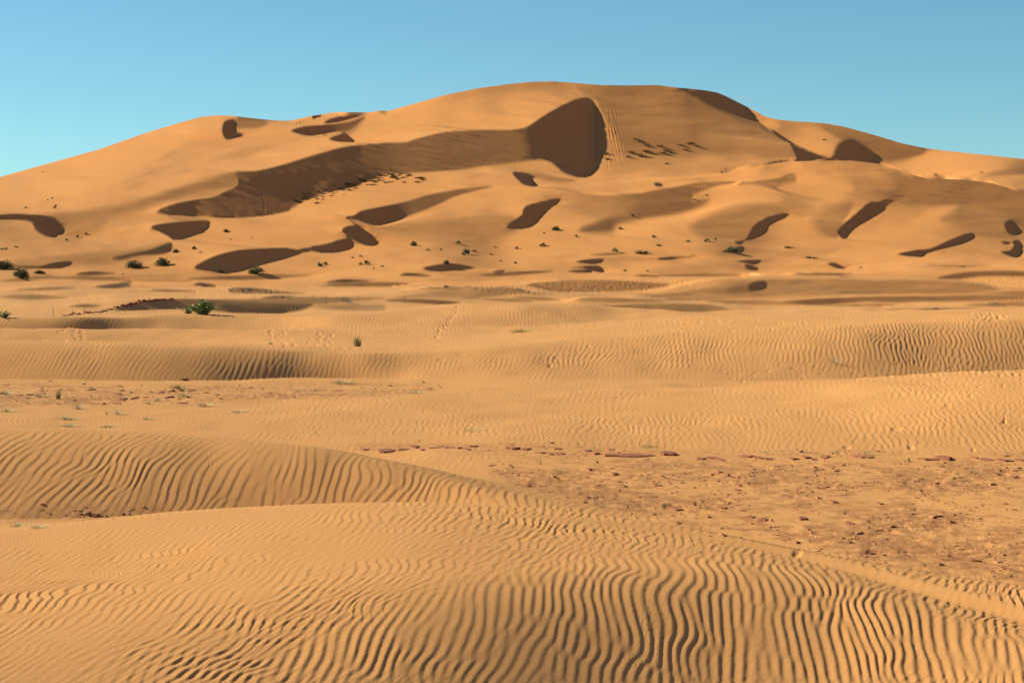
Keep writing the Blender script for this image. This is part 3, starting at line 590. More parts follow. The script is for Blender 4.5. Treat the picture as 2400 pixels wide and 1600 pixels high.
# each line: ('vz', v-table, z-table) or ('Dz', D-table, z-table)
LINES = [
 ('Dz', T((0,7.2)), T((-300,-0.050),(0,-0.070),(400,-0.098),(700,-0.123),(1000,-0.137),(1400,-0.206),(1700,-0.249),(1950,-0.246),(2200,-0.244),(2400,-0.238),(2700,-0.241))),
 ('Dz', T((0,8.0)), T((-300,-0.010),(0,-0.030),(400,-0.058),(700,-0.083),(1000,-0.097),(1400,-0.166),(1700,-0.209),(1950,-0.206),(2200,-0.204),(2400,-0.198),(2700,-0.201))),
 ('vz', T((-300,1850.000),(0,1800.000),(400,1760.000),(700,1730.000),(1000,1700.000),(1400,1670.000),(1700,1650.000),(1950,1640.000),(2200,1645.000),(2400,1660.000),(2700,1700.000)), T((-300,0.030),(0,0.010),(400,-0.018),(700,-0.043),(1000,-0.057),(1400,-0.126),(1700,-0.169),(1950,-0.166),(2200,-0.164),(2400,-0.158),(2700,-0.161))),
 ('vz', T((-300,1480.000),(0,1450.000),(400,1405.000),(700,1370.000),(1000,1345.000),(1400,1325.000),(1700,1322.000),(1950,1340.000),(2200,1390.000),(2400,1450.000),(2700,1530.000)), T((-300,0.180),(0,0.200),(400,0.270),(700,0.340),(1000,0.385),(1400,0.350),(1700,0.295),(1950,0.235),(2200,0.150),(2400,0.080),(2700,0.000))),
 ('vz', T((-300,1290),(0,1255),(400,1205),(700,1186),(1000,1178),(1300,1195),(1500,1220),(1600,1235),(1760,1265),(1950,1300),(2200,1345),(2400,1375),(2700,1420)), T((-300,.12),(0,.16),(400,.29),(700,.38),(1000,.43),(1500,.34),(1950,.22),(2400,.12))),
 ('Dz', T((-300,17.8),(0,18.0),(600,18.6),(900,18.55),(1100,18.2),(1300,17.6),(1600,16.4),(1950,15.0),(2400,13.9),(2700,13.3)), T((0,-.02),(600,-.05),(1000,-.05),(1300,-.01),(1600,0),(2400,0))),
 ('vz', T((-300,1000),(0,1005),(250,1010),(500,1022),(650,1040),(800,1062),(1000,1105),(1100,1135),(1200,1165),(1350,1193),(1500,1190),(1700,1180),(2400,1180)), T((-300,.59),(0,.585),(300,.57),(600,.515),(800,.405),(1000,.265),(1200,.08),(1350,.0),(2400,0))),
 ('Dz', T((0,24),(1000,22),(1400,21.3),(2400,21.5)), T((0,.0))),
 ('Dz', T((0,26.5),(1000,25),(2400,24.6)), T((0,.0),(1000,.03),(2400,.02))),
 ('Dz', T((0,29),(2400,29)), T((0,.0),(1000,.04),(1600,.05),(2000,.15),(2200,.3),(2400,.42))),
 ('vz', T((-300,960),(0,955),(600,945),(1000,930),(1300,922),(1600,915),(1900,893),(2150,877),(2400,868),(2700,860)), T((0,.0),(600,.02),(1000,.09),(1600,.1),(2000,.3),(2400,.5))),
 ('Dz', T((0,37.5),(1000,37.5),(2400,38)), T((0,.0))),
 ('Dz', T((-300,41.0),(0,41.1),(300,41.0),(400,41.0),(500,41.3),(600,42.0),(700,42.75),(850,43.0),(1000,42.2),(1150,41.5),(1300,41.2),(1700,41.6),(2000,42.4),(2400,44.4),(2700,45)), T((0,.0),(400,0),(600,-.04),(700,-.07),(850,-.10),(1000,-.06),(1150,-.03),(1300,0),(1700,-.04),(2000,-.06),(2400,-.08))),
 ('vz', T((-300,800),(0,803),(200,805),(400,808),(550,812),(700,818),(850,826),(1000,822),(1150,812),(1300,798),(1500,785),(1700,775),(2000,762),(2200,752),(2400,745),(2700,735)), T((-300,.69),(0,.685),(300,.67),(500,.62),(600,.565),(700,.50),(850,.42),(1000,.41),(1150,.51),(1300,.6),(1700,.81),(2000,.96),(2200,1.02),(2400,1.10))),
 ('Dz', T((0,59.3),(500,59.3),(800,53),(1300,55),(2000,58),(2400,56)), T((0,.1),(500,.12),(850,.3),(1150,.4),(1300,.55),(1700,.76),(2000,.86),(2400,1.05))),
 ('Dz', T((0,62),(500,62),(1200,64),(2400,67)), T((0,.473),(450,.46),(600,.42),(900,.38),(1150,.33),(1400,.5),(1700,.72),(2000,.84),(2400,.98))),
 ('Dz', T((-300,64.2),(0,64.6),(400,67.4),(660,70.0),(760,68.2),(830,66.8),(900,66.5),(1150,67),(1300,68.5),(1450,70.5),(1600,70.5),(2400,70)), T((0,.12),(500,.14),(700,.3),(900,.42),(1150,.36),(1300,.42),(1450,.5),(1600,.62),(1700,.7),(2000,.82),(2400,.95))),
 ('vz', T((-300,742),(0,742),(200,743),(400,738),(500,736),(650,738),(760,740),(850,735),(950,722),(1050,713),(1150,710),(1300,712),(1450,717),(1550,726),(1640,735),(1800,740),(1950,738),(2200,727),(2400,720),(2700,715)),
   T((-300,.76),(0,.74),(400,.70),(700,.62),(900,.76),(1050,1.04),(1150,1.10),(1300,1.06),(1450,.95),(1550,.8),(1640,.66),(1800,.6),(2000,.65),(2400,.8))),
 ('Dz', T((0,94),(2400,94)), T((0,-.42))),
 ('Dz', T((0,118),(2400,118)), T((0,-.6))),
]
def blur_interp(tab, u, w):
    t = [tuple(p) for p in tab]
    if len(t) > 1:                                            # carry the end slopes on, gently
        t = [(t[0][0]-300, t[0][1]-.5*(t[1][1]-t[0][1])/(t[1][0]-t[0][0])*300)] + t + [(t[-1][0]+300, t[-1][1]+.5*(t[-1][1]-t[-2][1])/(t[-1][0]-t[-2][0])*300)]
    o = np.linspace(-2,2,61); g = np.exp(-o*o*1.5); g /= g.sum()
    return sum(gk*interp(t, u+ok*w) for ok,gk in zip(o,g))
uN = np.arange(-560, 2960, 2.2); ncN = len(uN); NRW = 700
Dk, Zk = [], []
for kind, a, b in LINES:
    z = blur_interp(b, uN, 170)
    if kind == 'Dz': d = blur_interp(a, uN, 120)
    else: d = (CAMZ-z)*FPX/(blur_interp(a, uN, 45)-HZ)
    Dk.append(d); Zk.append(z)
Dk = np.array(Dk); Zk = np.array(Zk)
for k in range(1, len(Dk)): Dk[k] = np.maximum(Dk[k], Dk[k-1]+.25)
# monotone cubic through the lines of every column
h = np.diff(Dk, axis=0); de = np.diff(Zk, axis=0)/h
mt = np.zeros_like(Zk); w1 = 2*h[1:]+h[:-1]; w2 = h[1:]+2*h[:-1]
same = de[1:]*de[:-1] > 0
mt[1:-1] = np.where(same, (w1+w2)/np.where(same, w1/np.where(same,de[:-1],1)+w2/np.where(same,de[1:],1), 1), 0)
mr = mt.copy(); ml = mt.copy()                                   # tangents toward the far and the near side of every line
def brow(k, f): mr[k] = f*np.maximum(de[k], 0)                  # a bank that is steepest at its foot
_kink = lambda pts: blur_interp(pts, uN, 100)
brow(12, _kink([(-300,1.0),(0,1.1),(300,1.7),(800,1.7),(1100,1.0),(1500,.7),(2000,1.0),(2400,1.1)])); brow(16, 1.2); brow(14, 1.3); brow(5, 1.4); brow(2, 1.2)
def surf_z(D, want_k=False):
    """D (rows, cols) -> z, fractional line index"""
    Z = np.zeros_like(D); K = np.zeros_like(D)
    for k in range(len(h)):
        sel = (D >= Dk[k]) & (D < Dk[k+1]) if k < len(h)-1 else (D >= Dk[k])
        if k == 0: sel |= D < Dk[0]
        r, c = np.nonzero(sel); t = (D[r,c]-Dk[k][c])/h[k][c]; t = np.clip(t,0,1)
        Z[r,c] = (2*t**3-3*t*t+1)*Zk[k][c]+(t**3-2*t*t+t)*h[k][c]*mr[k][c]+(-2*t**3+3*t*t)*Zk[k+1][c]+(t**3-t*t)*h[k][c]*ml[k+1][c]
        K[r,c] = k+t
    return Z, K
Df = np.exp(np.linspace(math.log(8.3), math.log(117), 1600))[:,None]*np.ones((1,ncN))
Zf, _ = surf_z(Df)
Vf = HZ + (CAMZ-Zf)/Df*FPX
dv = -(np.diff(Vf, axis=0))
lnD = np.diff(np.log(Df), axis=0)
w = np.where(dv > 0, dv, .12*np.abs(dv)) + 12*lnD
kern = np.hanning(41); kern /= kern.sum()
w = np.apply_along_axis(lambda r: np.convolve(np.pad(r,20,mode='edge'), kern, 'valid'), 1, w)
cum = np.concatenate([np.zeros((1,ncN)), np.cumsum(w, 0)]); cum /= cum[-1]
tt = np.linspace(0, 1, NRW)
DN = np.empty((NRW, ncN))
for i in range(ncN): DN[:,i] = np.interp(tt, cum[:,i], Df[:,i])
DN = DN[::-1]                                                     # row 0 = far
ZN, KN = surf_z(DN)
UN = np.repeat(uN[None], NRW, 0); XN = (UN-1200)/FPX*DN
VN = HZ+(CAMZ-ZN)/DN*FPX
# gentle undulation
ZN += .018*fbm(XN/2.2, DN/3.0, 3, 21)*np.clip(DN/16,.5,2)
# masks in survey space
CLAY = poly_mask([(A0,[(1150,1085),(1500,1075),(2000,1085),(2990,1075),(2990,1470),(2400,1365),(2200,1335),(1950,1290),(1700,1240),(1450,1195),(1250,1150)],1,22),
 (A0,[(-280,905),(0,900),(300,905),(600,903),(900,900),(1050,905),(900,925),(600,938),(400,945),(-280,960)],1,9),(A0,[(-280,1195),(0,1190),(150,1180),(300,1180),(400,1190),(280,1215),(0,1238),(-280,1245)],.35,10),
 (A0,[(830,1042),(1200,1045),(1700,1052),(2990,1060),(2990,1095),(1700,1085),(1300,1078),(1000,1065)],.55,8)], -560, 2960, 640, 1620, 4)
clay = mask_lookup(CLAY, -560, 640, 4, UN, VN)*(VN>700)
patchy = fbm(XN/.9, DN/1.2, 4, 51)
grit = fbm(XN/.10, DN/.16, 3, 52)
clay_c = np.clip(clay*(.46+.75*patchy+.75*grit), 0, .95)
# wind ripples: a narrow band of plane waves, read through its phase so that crests fork and join
def ripples(X, Y, lam, crest_deg, spread, seed, n=12, warp=.25, wl=1.2, kv=.09, skew=.68):
    r = np.random.default_rng(seed)
    wx = X + warp*fbm(X/wl, Y/(wl*1.7), 2, seed+3)*lam*2.2; wy = Y + warp*fbm(X/wl+9, Y/wl, 2, seed+5)
    re = np.zeros_like(X); im = np.zeros_like(X)
    for i in range(n):
        a = R(crest_deg + spread*(2*(i+.5)/n-1) + r.normal(0,1.0)); k = 2*math.pi/lam*(1+r.normal(0,kv)); ph = r.uniform(0,6.283)
        t = (k*math.sin(a))*wx - (k*math.cos(a))*wy + ph
        re += np.cos(t); im += np.sin(t)
    A = np.clip(np.hypot(re,im)/math.sqrt(n)/.8, 0, 1); psi = np.arctan2(im, re)
    return np.sin(psi-skew*np.sin(psi))*A
r1a = ripples(XN, DN, .066, 78, 11, 3, warp=.42, wl=.6); r1s = ripples(XN, DN, .064, 83, 6, 13, warp=.28, wl=.6, kv=.06, skew=.3); r1f = ripples(XN, DN, .096, 81, 9, 23, warp=.4, wl=.7, skew=.6)
r1l = ripples(XN, DN, .108, 88, 7, 4); r1r = ripples(XN, DN, .112, 79, 8, 14); r1c = ripples(XN, DN, .135, 89, 8, 5)
wl_ = sstep((UN-700)/450); r1b = r1l*(1-wl_)+r1r*wl_
FACE = poly_mask([(A0,[(620,1560),(1000,1380),(1400,1300),(1700,1280),(1950,1315),(2150,1390),(2400,1480),(2700,1560),(1900,1610),(1000,1610)],1,45),
  (A0,[(-280,1040),(200,1060),(600,1070),(1000,1125),(1200,1168),(900,1190),(600,1195),(200,1160),(-280,1160)],1,30),
  (A0,[(-280,820),(500,835),(900,850),(1300,820),(1800,790),(2700,760),(2700,860),(1900,860),(1200,870),(800,885),(400,880),(-280,850)],1,20)], -560, 2960, 640, 1700, 4)
face = mask_lookup(FACE, -560, 640, 4, UN, VN)
wf = sstep((DN-15.6)/1.6)*(KN>4.6)
r1a = (1.45*r1a*(1-face)+1.0*r1s*face)*(1-wf)+1.45*r1f*wf
wb = sstep((DN-26)/12); wc = sstep((DN-48)/14)
r1 = (r1a*(1-wb)+r1b*wb*1.85)*(1-wc)+r1c*wc*2.2
r2 = ripples(XN, DN, .055, 64, 16, 8)
LAMF = 1.0
# strength of the ripples at every line (from near to far)
AMP = [1,1,1,1,1.0,.55,.85,.3,.6,1.15,1.1,.3,.55,1.0,.55,.8,.6,1.0,.3,.0]
kk = np.clip(KN,0,len(AMP)-1); k0 = np.minimum(kk.astype(int), len(AMP)-2); fr_ = kk-k0; AM = np.array(AMP)
amp = AM[k0]*(1-fr_)+AM[k0+1]*fr_
amp = amp*(.8+.4*face)*(1-.95*np.clip(clay*1.3,0,1))*np.clip(.9+.5*fbm(XN/1.3, DN/2.6, 2, 61), .35, 1.3)
fine = np.clip(.5+1.2*fbm(XN/.8, DN/1.5, 2, 71), 0, 1)*(1-face)
# tyre groove along the crest of the nearest dune
vg = smooth_interp([(900,1188),(1130,1196),(1300,1208),(1480,1226),(1640,1247),(1780,1272),(1880,1292),(2000,1322),(2120,1355),(2250,1392),(2400,1432),(2700,1515),(3000,1600)], uN, 25)[None]
sg = np.clip((uN-1130)/1270, 0, 1.2)[None]; wg = 1.6+5*sg**1.3; xg = .93*(vg-VN)/wg                     # >0 on the far side
on_ = (KN < 4.6)*sstep((uN-1080)/120)[None]*(VN > 1150)
GM = on_*np.exp(-(xg/1.5)**4)
ZN -= on_*(.006+.05*sg)*np.where(xg > -1, np.clip((1.15-xg)/2.15, 0, 1), np.exp(-np.clip(-1-xg, 0, 60)/9))
amp = amp*(1-.85*GM)
ZN += amp*LAMF*(.0035*r1*(1-.35*fine)*(1-.28*face*(KN<4)) + (.0022*(1-.6*face))*r2*(.25+.75*fine)*(DN<60))
# broken clay ground: small lumps and crusts
lump = fbm(XN/.09, DN/.16, 3, 81); plate = sstep((fbm(XN/.33, DN/.42, 3, 91)-.16)/.10)
ZN += clay*(.0045*lump*np.clip(.6+patchy,.1,1.3) + .010*plate*np.clip(.3+1.4*patchy,0,1))
for v_, w_, d_ in ((1283,5,.010),(1296,4,.008),(1312,5,.012),(1330,4,.008),(1345,3,.006)):   # wheel ruts in the hollow on the right
    vv = v_ - .018*(UN-2000) + 3*np.sin(UN/90)
    ZN -= d_*np.exp(-((VN-vv)/w_)**2)*sstep((UN-1900)/160)*clay*(KN>4.9)
# footprints and hollows
def dent(u, v, ru, rv, dep, rim=.12, tilt=0):
    i0 = max(0,int((u-3*ru-uN[0])/2.2)); i1 = min(ncN,int((u+3*ru-uN[0])/2.2)+1)
    if i1 <= i0: return
    U, V = UN[:,i0:i1], VN[:,i0:i1]; x = (U-u)/ru; y = (V-v+tilt*(U-u))/rv; r = np.hypot(x,y)
    sel = r < 3
    ZN[:,i0:i1] += np.where(sel, dep*(-np.exp(-r**4)+rim*np.exp(-((r-1.5)/.4)**2)), 0)
rs = random.Random(4)
for (u,v,ru,rv,d) in [(1868,1289,15,4,.05),(1655,1291,16,4,.02),(1985,1047,13,4,.05),(1967,1060,9,3,.04),(2002,1034,8,3,.03),(2135,1046,11,5,.05),(2281,1051,7,5,.04),(2100,1004,16,6,.05),(2355,985,5,10,.04),(2350,990,8,5,.03),
   (2220,953,14,4,.04),(2275,933,12,3,.03),(2300,910,14,3,.03),(2170,904,9,3,.03),(2130,885,10,3,.03),(2350,908,10,4,.03),(1305,838,7,4,.05),(1290,857,9,5,.06),(1355,822,6,3,.04),(1380,810,8,3,.04),(1440,800,9,3,.03),(1035,842,14,4,.05),(1080,830,18,4,.04),
   (1570,1185,20,5,.03),(1660,1140,6,3,.02)]: dent(u,v,ru*.7,rv*.8,d*.28, rim=.1, tilt=.35 if u>2150 and v<1000 else 0)
for k in range(34):                                            # trail down the middle hump
    t = k/33; dent(1075-55*t+rs.uniform(-7,7), 722+72*t+rs.uniform(-3,3), 3.6, 1.6, .018)
for k in range(46): dent(630+rs.uniform(0,150), 775+rs.uniform(-8,35)+.0, 4.5, 1.7, .015)
for k in range(9): dent(135+rs.uniform(0,60), 780+rs.uniform(-4,16), 6, 2.2, .02)
for k in range(40): dent(2285+rs.uniform(0,60)+rs.gauss(0,12), 736+rs.uniform(0,16), 4.5, 1.8, .014)
for k in range(60): dent(1560+rs.uniform(0,520), 765+rs.uniform(-14,14), 4.5, 1.4, .01)
for k in range(50): dent(1600+rs.uniform(0,800), 885-.03*rs.uniform(0,800)+rs.uniform(-14,10), 6, 1.8, .012)
for k in range(70):                                            # beetle tracks on the front slope
    t = k/69; dent(1525-25*t+(8 if k%2 else -8)+rs.uniform(-3,3)+rs.choice((0,0,32)), 1370+190*t+rs.uniform(-3,3), 2.4, 2.4, .0020, .2)
for k in range(60):
    t = k/59; dent(490-95*t+30*math.sin(t*5)+(4 if k%2 else -4), 1062+135*t, 2.2, 2.2, .0028, .2)
offs = (.02,.06,.12,.2,.35,.6,1.0,1.6,2.5)                       # the ground goes on to both sides of the frame
def spread(A, zed=False):
    Lc = [A[:,:1]-(o*DN[:,:1] if A is XN else 0) for o in offs[::-1]]; Rc = [A[:,-1:]+(o*DN[:,-1:] if A is XN else 0) for o in offs]
    if zed: Lc = [A[:,:1]*(1-sstep((o-.1)/2.4))-9*sstep((o-.1)/2.4) for o in offs[::-1]]; Rc = [A[:,-1:]*(1-sstep((o-.1)/2.4))-9*sstep((o-.1)/2.4) for o in offs]
    return np.hstack(Lc+[A]+Rc)
X2, D2, Z2, C2 = spread(XN), spread(DN), spread(ZN, True), spread(clay_c)
verts = np.stack([X2, D2, Z2], -1).reshape(-1,3)
me = mesh_from('sand_ground', verts, grid_faces(NRW, X2.shape[1]).reshape(-1,4), MAT_NEAR)
at = me.attributes.new('clay', 'FLOAT', 'POINT'); at.data.foreach_set('value', C2.astype(np.float32).ravel())
tag(link('sand_ground', me), 'rippled golden sand dunes and dry clay hollow in the foreground', kind='structure')

# the desert floor that goes on to the horizon under and around the dunes
ring = [(r_, a) for r_ in (0,) for a in (0,)]
bmv = [(0,0,-9)]+[(x,y,-9) for x,y in ((-9000,-3000),(9000,-3000),(9000,14000),(-9000,14000))]
me = mesh_from('desert_floor', np.array(bmv), np.array([(0,1,2),(0,2,3),(0,3,4),(0,4,1)]), MAT_FAR, False)
tag(link('desert_floor', me), 'flat desert floor reaching to the horizon', kind='structure')
# ---------------------------------------------------------------- plants, sticks, clay slabs
def plain_mat(name, c1, c2, scale=3.0, rough=.8, trans=0):
    m, n, l, p = new_mat(name)
    oi = n.new('ShaderNodeObjectInfo'); tc = n.new('ShaderNodeTexCoord')
    f = noise(n, l, tc.outputs['Object'], scale, 3)
    c = ramp(n, l, f, [(.3, c1), (.7, c2)])
    mr = n.new('ShaderNodeMapRange'); mr.inputs['To Min'].default_value = .8; mr.inputs['To Max'].default_value = 1.2
    l.new(oi.outputs['Random'], mr.inputs['Value'])
    hs = n.new('ShaderNodeHueSaturation'); l.new(c, hs.inputs['Color']); l.new(mr.outputs['Result'], hs.inputs['Value'])
    l.new(hs.outputs['Color'], p.inputs['Base Color']); p.inputs['Roughness'].default_value = rough; p.inputs['Specular IOR Level'].default_value = .2
    return m
M_SHRUB = plain_mat('shrub_leaf', (.060,.075,.030), (.115,.135,.055))
M_BROAD = plain_mat('broad_leaf', (.10,.15,.035), (.22,.27,.07), 2, .5)
M_GRASS = plain_mat('green_blade', (.10,.125,.040), (.18,.20,.07))
M_DRY = plain_mat('dry_blade', (.26,.19,.075), (.40,.30,.12))
M_PALE = plain_mat('pale_sage', (.27,.27,.16), (.42,.40,.25))
M_BARK = plain_mat('bark', (.10,.065,.035), (.20,.13,.07), 8)
M_TUSS = plain_mat('dead_tussock', (.13,.085,.042), (.24,.16,.08))
M_CLAY = plain_mat('red_clay', (.20,.052,.030), (.31,.095,.050), 6, .95)

def ground_at(u, v):
    """world point of the visible sand at a survey position"""
    i = int(round((u-uN[0])/2.2)); i = min(max(i,0),ncN-1)
    col = VN[::-1, i]; hit = np.nonzero(col <= v)[0]
    if len(hit) and DN[::-1,i][hit[0]] < 86:
        k = hit[0]; D = DN[::-1,i][k]; return Vector(((u-1200)/FPX*D, D, float(ZN[::-1,i][k])))
    Q = qB if (u > NB and v < float(smooth_interp(RIDGE, np.array([u]), 6)[0])) else qF
    D = float(np.exp(lookup(Q, np.array([float(u)]), np.array([float(v)]))[0]))
    return Vector(((u-1200)/FPX*D, D, CAMZ+(HZ-v)/FPX*D))

def quads(P0, P1, P2, P3):
    n = len(P0); v = np.stack([P0,P1,P2,P3],1).reshape(-1,3); return v, np.arange(4*n).reshape(n,4)
def unit(a): return a/np.maximum(np.linalg.norm(a,axis=-1,keepdims=True),1e-9)

def leaf_cloud(seed, n, size, clumps, sq=.8):
    """leaves gathered in clumps through a dome; unit width 1, height 1"""
    r = np.random.default_rng(seed)
    th = r.uniform(0,2*math.pi,clumps); ra = np.sqrt(r.uniform(0,1,clumps))*.36; hh = r.uniform(.12,.74,clumps)*(1-.75*(ra/.4)**2)+.06
    C = np.stack([ra*np.cos(th), ra*np.sin(th), hh],-1); R_ = r.uniform(.13,.22,clumps)
    k = r.integers(0,clumps,n); d = unit(r.normal(size=(n,3))); rad = r.uniform(.35,1,n)**.5
    c = C[k]+d*(R_[k]*rad)[:,None]*np.array([1,1,1.1]); c[:,2] = np.abs(c[:,2])
    a = unit(r.normal(size=(n,3))+.6*d); b = unit(np.cross(a, r.normal(size=(n,3)))); s = size*r.uniform(.6,1.3,n)[:,None]
    return quads(c-a*s*.5, c+b*s*.28, c+a*s*.5, c-b*s*.28), C
def tube(path, r0, r1, sides=5):
    p = np.array(path,float); n = len(p); v = []; 
    for i in range(n):
        t = unit((p[min(i+1,n-1)]-p[max(i-1,0)])[None])[0]; x = unit(np.cross(t,[.3,.9,.2])[None])[0]; y = np.cross(t,x); rr = r0+(r1-r0)*i/(n-1)
        for k in range(sides): a = 2*math.pi*k/sides; v.append(p[i]+rr*(math.cos(a)*x+math.sin(a)*y))
    f = [(i*sides+k, i*sides+(k+1)%sides, (i+1)*sides+(k+1)%sides, (i+1)*sides+k) for i in range(n-1) for k in range(sides)]
    return np.array(v), np.array(f)
def join(parts):
    V_, F_, b = [], [], 0
    for v,f in parts: V_.append(v); F_.append(f+b); b += len(v)
    return np.concatenate(V_), np.concatenate(F_)
def blades(seed, n, spread, lean, wid, segs=4, hmin=.5, base=.12):
    """curved grass blades, unit height 1, unit spread 1"""
    r = np.random.default_rng(seed); out = []
    for i in range(n):
        a = r.uniform(0,2*math.pi); b = r.uniform(0,1)**.5*base; h = r.uniform(hmin,1); ln = lean*r.uniform(.3,1)*(.3+b/base)
        p0 = np.array([b*math.cos(a), b*math.sin(a), -.05]); d = np.array([math.cos(a+r.normal(0,.4)), math.sin(a+r.normal(0,.4)), 0])
        side = np.array([-d[1],d[0],0]); L, Rr = [], []
        for k in range(segs+1):
            t = k/segs; c = p0+d*spread*ln*t**1.7+np.array([0,0,h*(t-.25*ln*t*t)]); w = wid*(1-t)**.7*.5+.001
            L.append(c-side*w); Rr.append(c+side*w)
        L = np.array(L); Rr = np.array(Rr); out.append(quads(L[:-1],Rr[:-1],Rr[1:],L[1:]))
    return join(out)
def stems_for(C, seed, n=None, r0=.02):
    r = np.random.default_rng(seed); o = []
    for c in (C if n is None else C[:n]):
        b = np.array([r.normal(0,.03), r.normal(0,.03), -.05]); m = .5*(b+c)+np.array([0,0,.08])+r.normal(0,.03,3); o.append(tube([b,m,c], r0, r0*.4))
    return join(o)

# unit meshes, shared between plants of a kind
SH = []
for i in range(4):
    lc, C = leaf_cloud(20+i, 1500, .085, 30); SH.append((mesh_from('shrub_foliage', *lc, M_SHRUB, False), mesh_from('shrub_stem', *stems_for(C, i), M_BARK)))
SHs = [mesh_from('small_shrub', *leaf_cloud(40+i, 300, .15, 8)[0], M_SHRUB, False) for i in range(4)]
TUS = []
for i in range(4):
    a = blades(60+i, 70, .6, 1.0, .10, 3, .35, .42); TUS.append(mesh_from('dry_tussock', *a, M_TUSS, False))
SPR = [mesh_from('sprig', *blades(70+i, 9, .5, .9, .05, 3, .4, .08), M_GRASS, False) for i in range(3)]
SPB = [mesh_from('dark_sprig', *blades(73+i, 8, .5, .9, .07, 3, .4, .08), M_TUSS, False) for i in range(2)]
PAL = [mesh_from('pale_grass', *blades(80+i, 60, .55, 1.1, .03, 4, .3, .3), M_PALE, False) for i in range(3)]
GRS = [mesh_from('grass_tuft', *blades(84+i, 60, .6, 1.0, .03, 4, .3, .3), M_GRASS, False) for i in range(2)]

rp = random.Random(11)
def stand(o, u, v, w, h, sink=.06, turn=True):
    p = ground_at(u, v); k = p.y/FPX
    o.location = p - Vector((0,0,h*k*sink)); o.scale = (w*k, w*k, h*k)
    if turn: o.rotation_euler = (0,0,rp.uniform(0,6.283))
    return o
def shrub(u, v, w, h, label, group=None, cat='shrub'):
    t = bpy.data.objects.new('shrub', None); scene.collection.objects.link(t); t.empty_display_size = .2
    fo, st = rp.choice(SH); tag(link('foliage', fo, t), kind='stuff'); tag(link('stem', st, t), kind='stuff')
    return tag(stand(t, u, v, w*1.1, h*1.15), label, cat, group)
def small(meshes, name, u, v, w, h, label, group=None, cat='shrub'):
    return tag(stand(link(name, rp.choice(meshes)), u, v, w*1.3, h*1.25), label, cat, group)

G1 = 'green shrubs along the foot of the great dune'
for a in [(8,630,46,26,'dark green bush cut off by the left edge of the photo'),(50,652,36,30,'tall grey green bush at the dune foot, second from the left edge'),
 (92,642,30,10,'low flat green shrub just right of the tall grey green bush'),(313,628,42,22,'round dark green bush, left one of the pair below the long soft shadow'),
 (380,622,38,20,'round dark green bush, right one of the pair below the long soft shadow'),(600,641,38,18,'round dark green bush at the lower rim of the big dark hollow'),
 (518,638,14,8,'small dim shrub standing inside the shadow of the big dark hollow'),(412,592,15,11,'small dark shrub beside the right end of the soft shadow band'),(455,584,12,8,'small dark shrub uphill to the right of the round bush pair'),
 (530,544,15,9,'lone small shrub on the bright slope right of the dark triangular hollow'),(970,576,18,12,'dark green shrub on the open slope right of the oval shadow'),
 (1046,619,16,12,'leafy green shrub on the crest of a small crescent shaded dune'),(1093,594,17,14,'tallest green shrub of the little cluster at mid slope'),
 (1303,540,22,11,'wide dark green shrub below the S shaped shadow'),(1716,589,28,12,'dark green bush lying in a shaded pit at the foot of a ridge')]: shrub(*a, G1)
G2 = 'small shrubs on the lower slope'
for a in [(749,625,15,11,'left and lower of two touching green shrubs'),(762,621,12,8,'right and upper of two touching green shrubs'),(846,621,10,7,'smaller left shrub beside a leafy one under the oval shadow'),(862,620,15,11,'leafy green shrub with a smaller one on its left'),
 (1073,572,13,8,'small shrub above the little cluster at mid slope'),(1085,597,11,6,'low shrub at the left of the little cluster at mid slope'),(1110,590,14,5,'flat shrub at the right of the little cluster at mid slope'),
 (1273,577,15,9,'lone dark shrub below the widest shrub at mid slope'),(1453,538,11,7,'small dark shrub under the long soft brown ridge shade'),(1532,557,13,7,'small dark shrub uphill from the dry brown clump'),
 (1442,591,15,9,'dark shrub at the left of the dry brown clump'),(1657,566,12,9,'small twin topped dark shrub left of the shaded pit'),(1611,567,11,5,'flat dark shrub on bare sand between two shrubs'),(1676,562,7,5,'tiny shrub just right of the twin topped one'),
 (130,489,9,9,'darkest small shrub high on the left slope'),(156,564,8,6,'lowest of three small shrubs in a slanting row'),(182,556,9,7,'middle one of three small shrubs in a slanting row'),(202,550,8,5,'highest of three small shrubs in a slanting row')]: small(SHs, 'small_shrub', *a, group=G2)
for (u,v,w,h) in [(61,488,6,5),(37,580,8,5),(14,584,9,5),(4,586,7,6),(111,470,5,3),(122,466,5,4),(100,404,4,3),(845,602,8,5),(826,605,6,4),(1002,587,9,4),(1033,586,9,4),(1151,597,6,5),(1159,580,7,3),(1174,613,6,4),(1274,547,6,3),
 (1482,506,8,5),(1544,576,11,5),(1464,636,10,5),(1517,637,7,4),(876,630,5,4),(896,625,8,4),(1628,469,6,4),(1655,458,7,3),(1932,328,9,3),(1563,384,9,4),(2018,628,8,4),(2300,405,6,3),(758,318,4,4),(764,318,4,4),(287,643,6,3),(540,562,5,3),(590,558,5,2),(470,592,8,3),(1350,555,8,6),(1212,584,9,6),(1207,618,9,6)]:
    where = ('high on the bright left slope' if u < 300 and v < 500 else 'low at the left foot of the dune' if u < 300 else 'near the skyline below the small pyramid shadow' if v < 330 and u < 800 else 'between the dark hollow and the round bush pair' if u < 700
      else 'on the open foot slope at the centre' if u < 1300 else 'below or beside the soft brown ridge shade' if u < 1700 else 'on the far right dunes')
    small(SHs, 'small_shrub', u, v, w, h, 'tiny dark shrub '+where, 'tiny shrubs dotted over the great dune')
G3 = 'dry tussocks on the great dune'
for a in [(1505,594,24,10,'wide dry brown clump of grass below the soft ridge shade'),(1847,581,14,7,'dry brown shrub alone on the right lower slope'),(1900,605,22,6,'flat dry clump at the foot of the right slope')]: small(TUS, 'dry_tussock', *a, group=G3, cat='tussock')
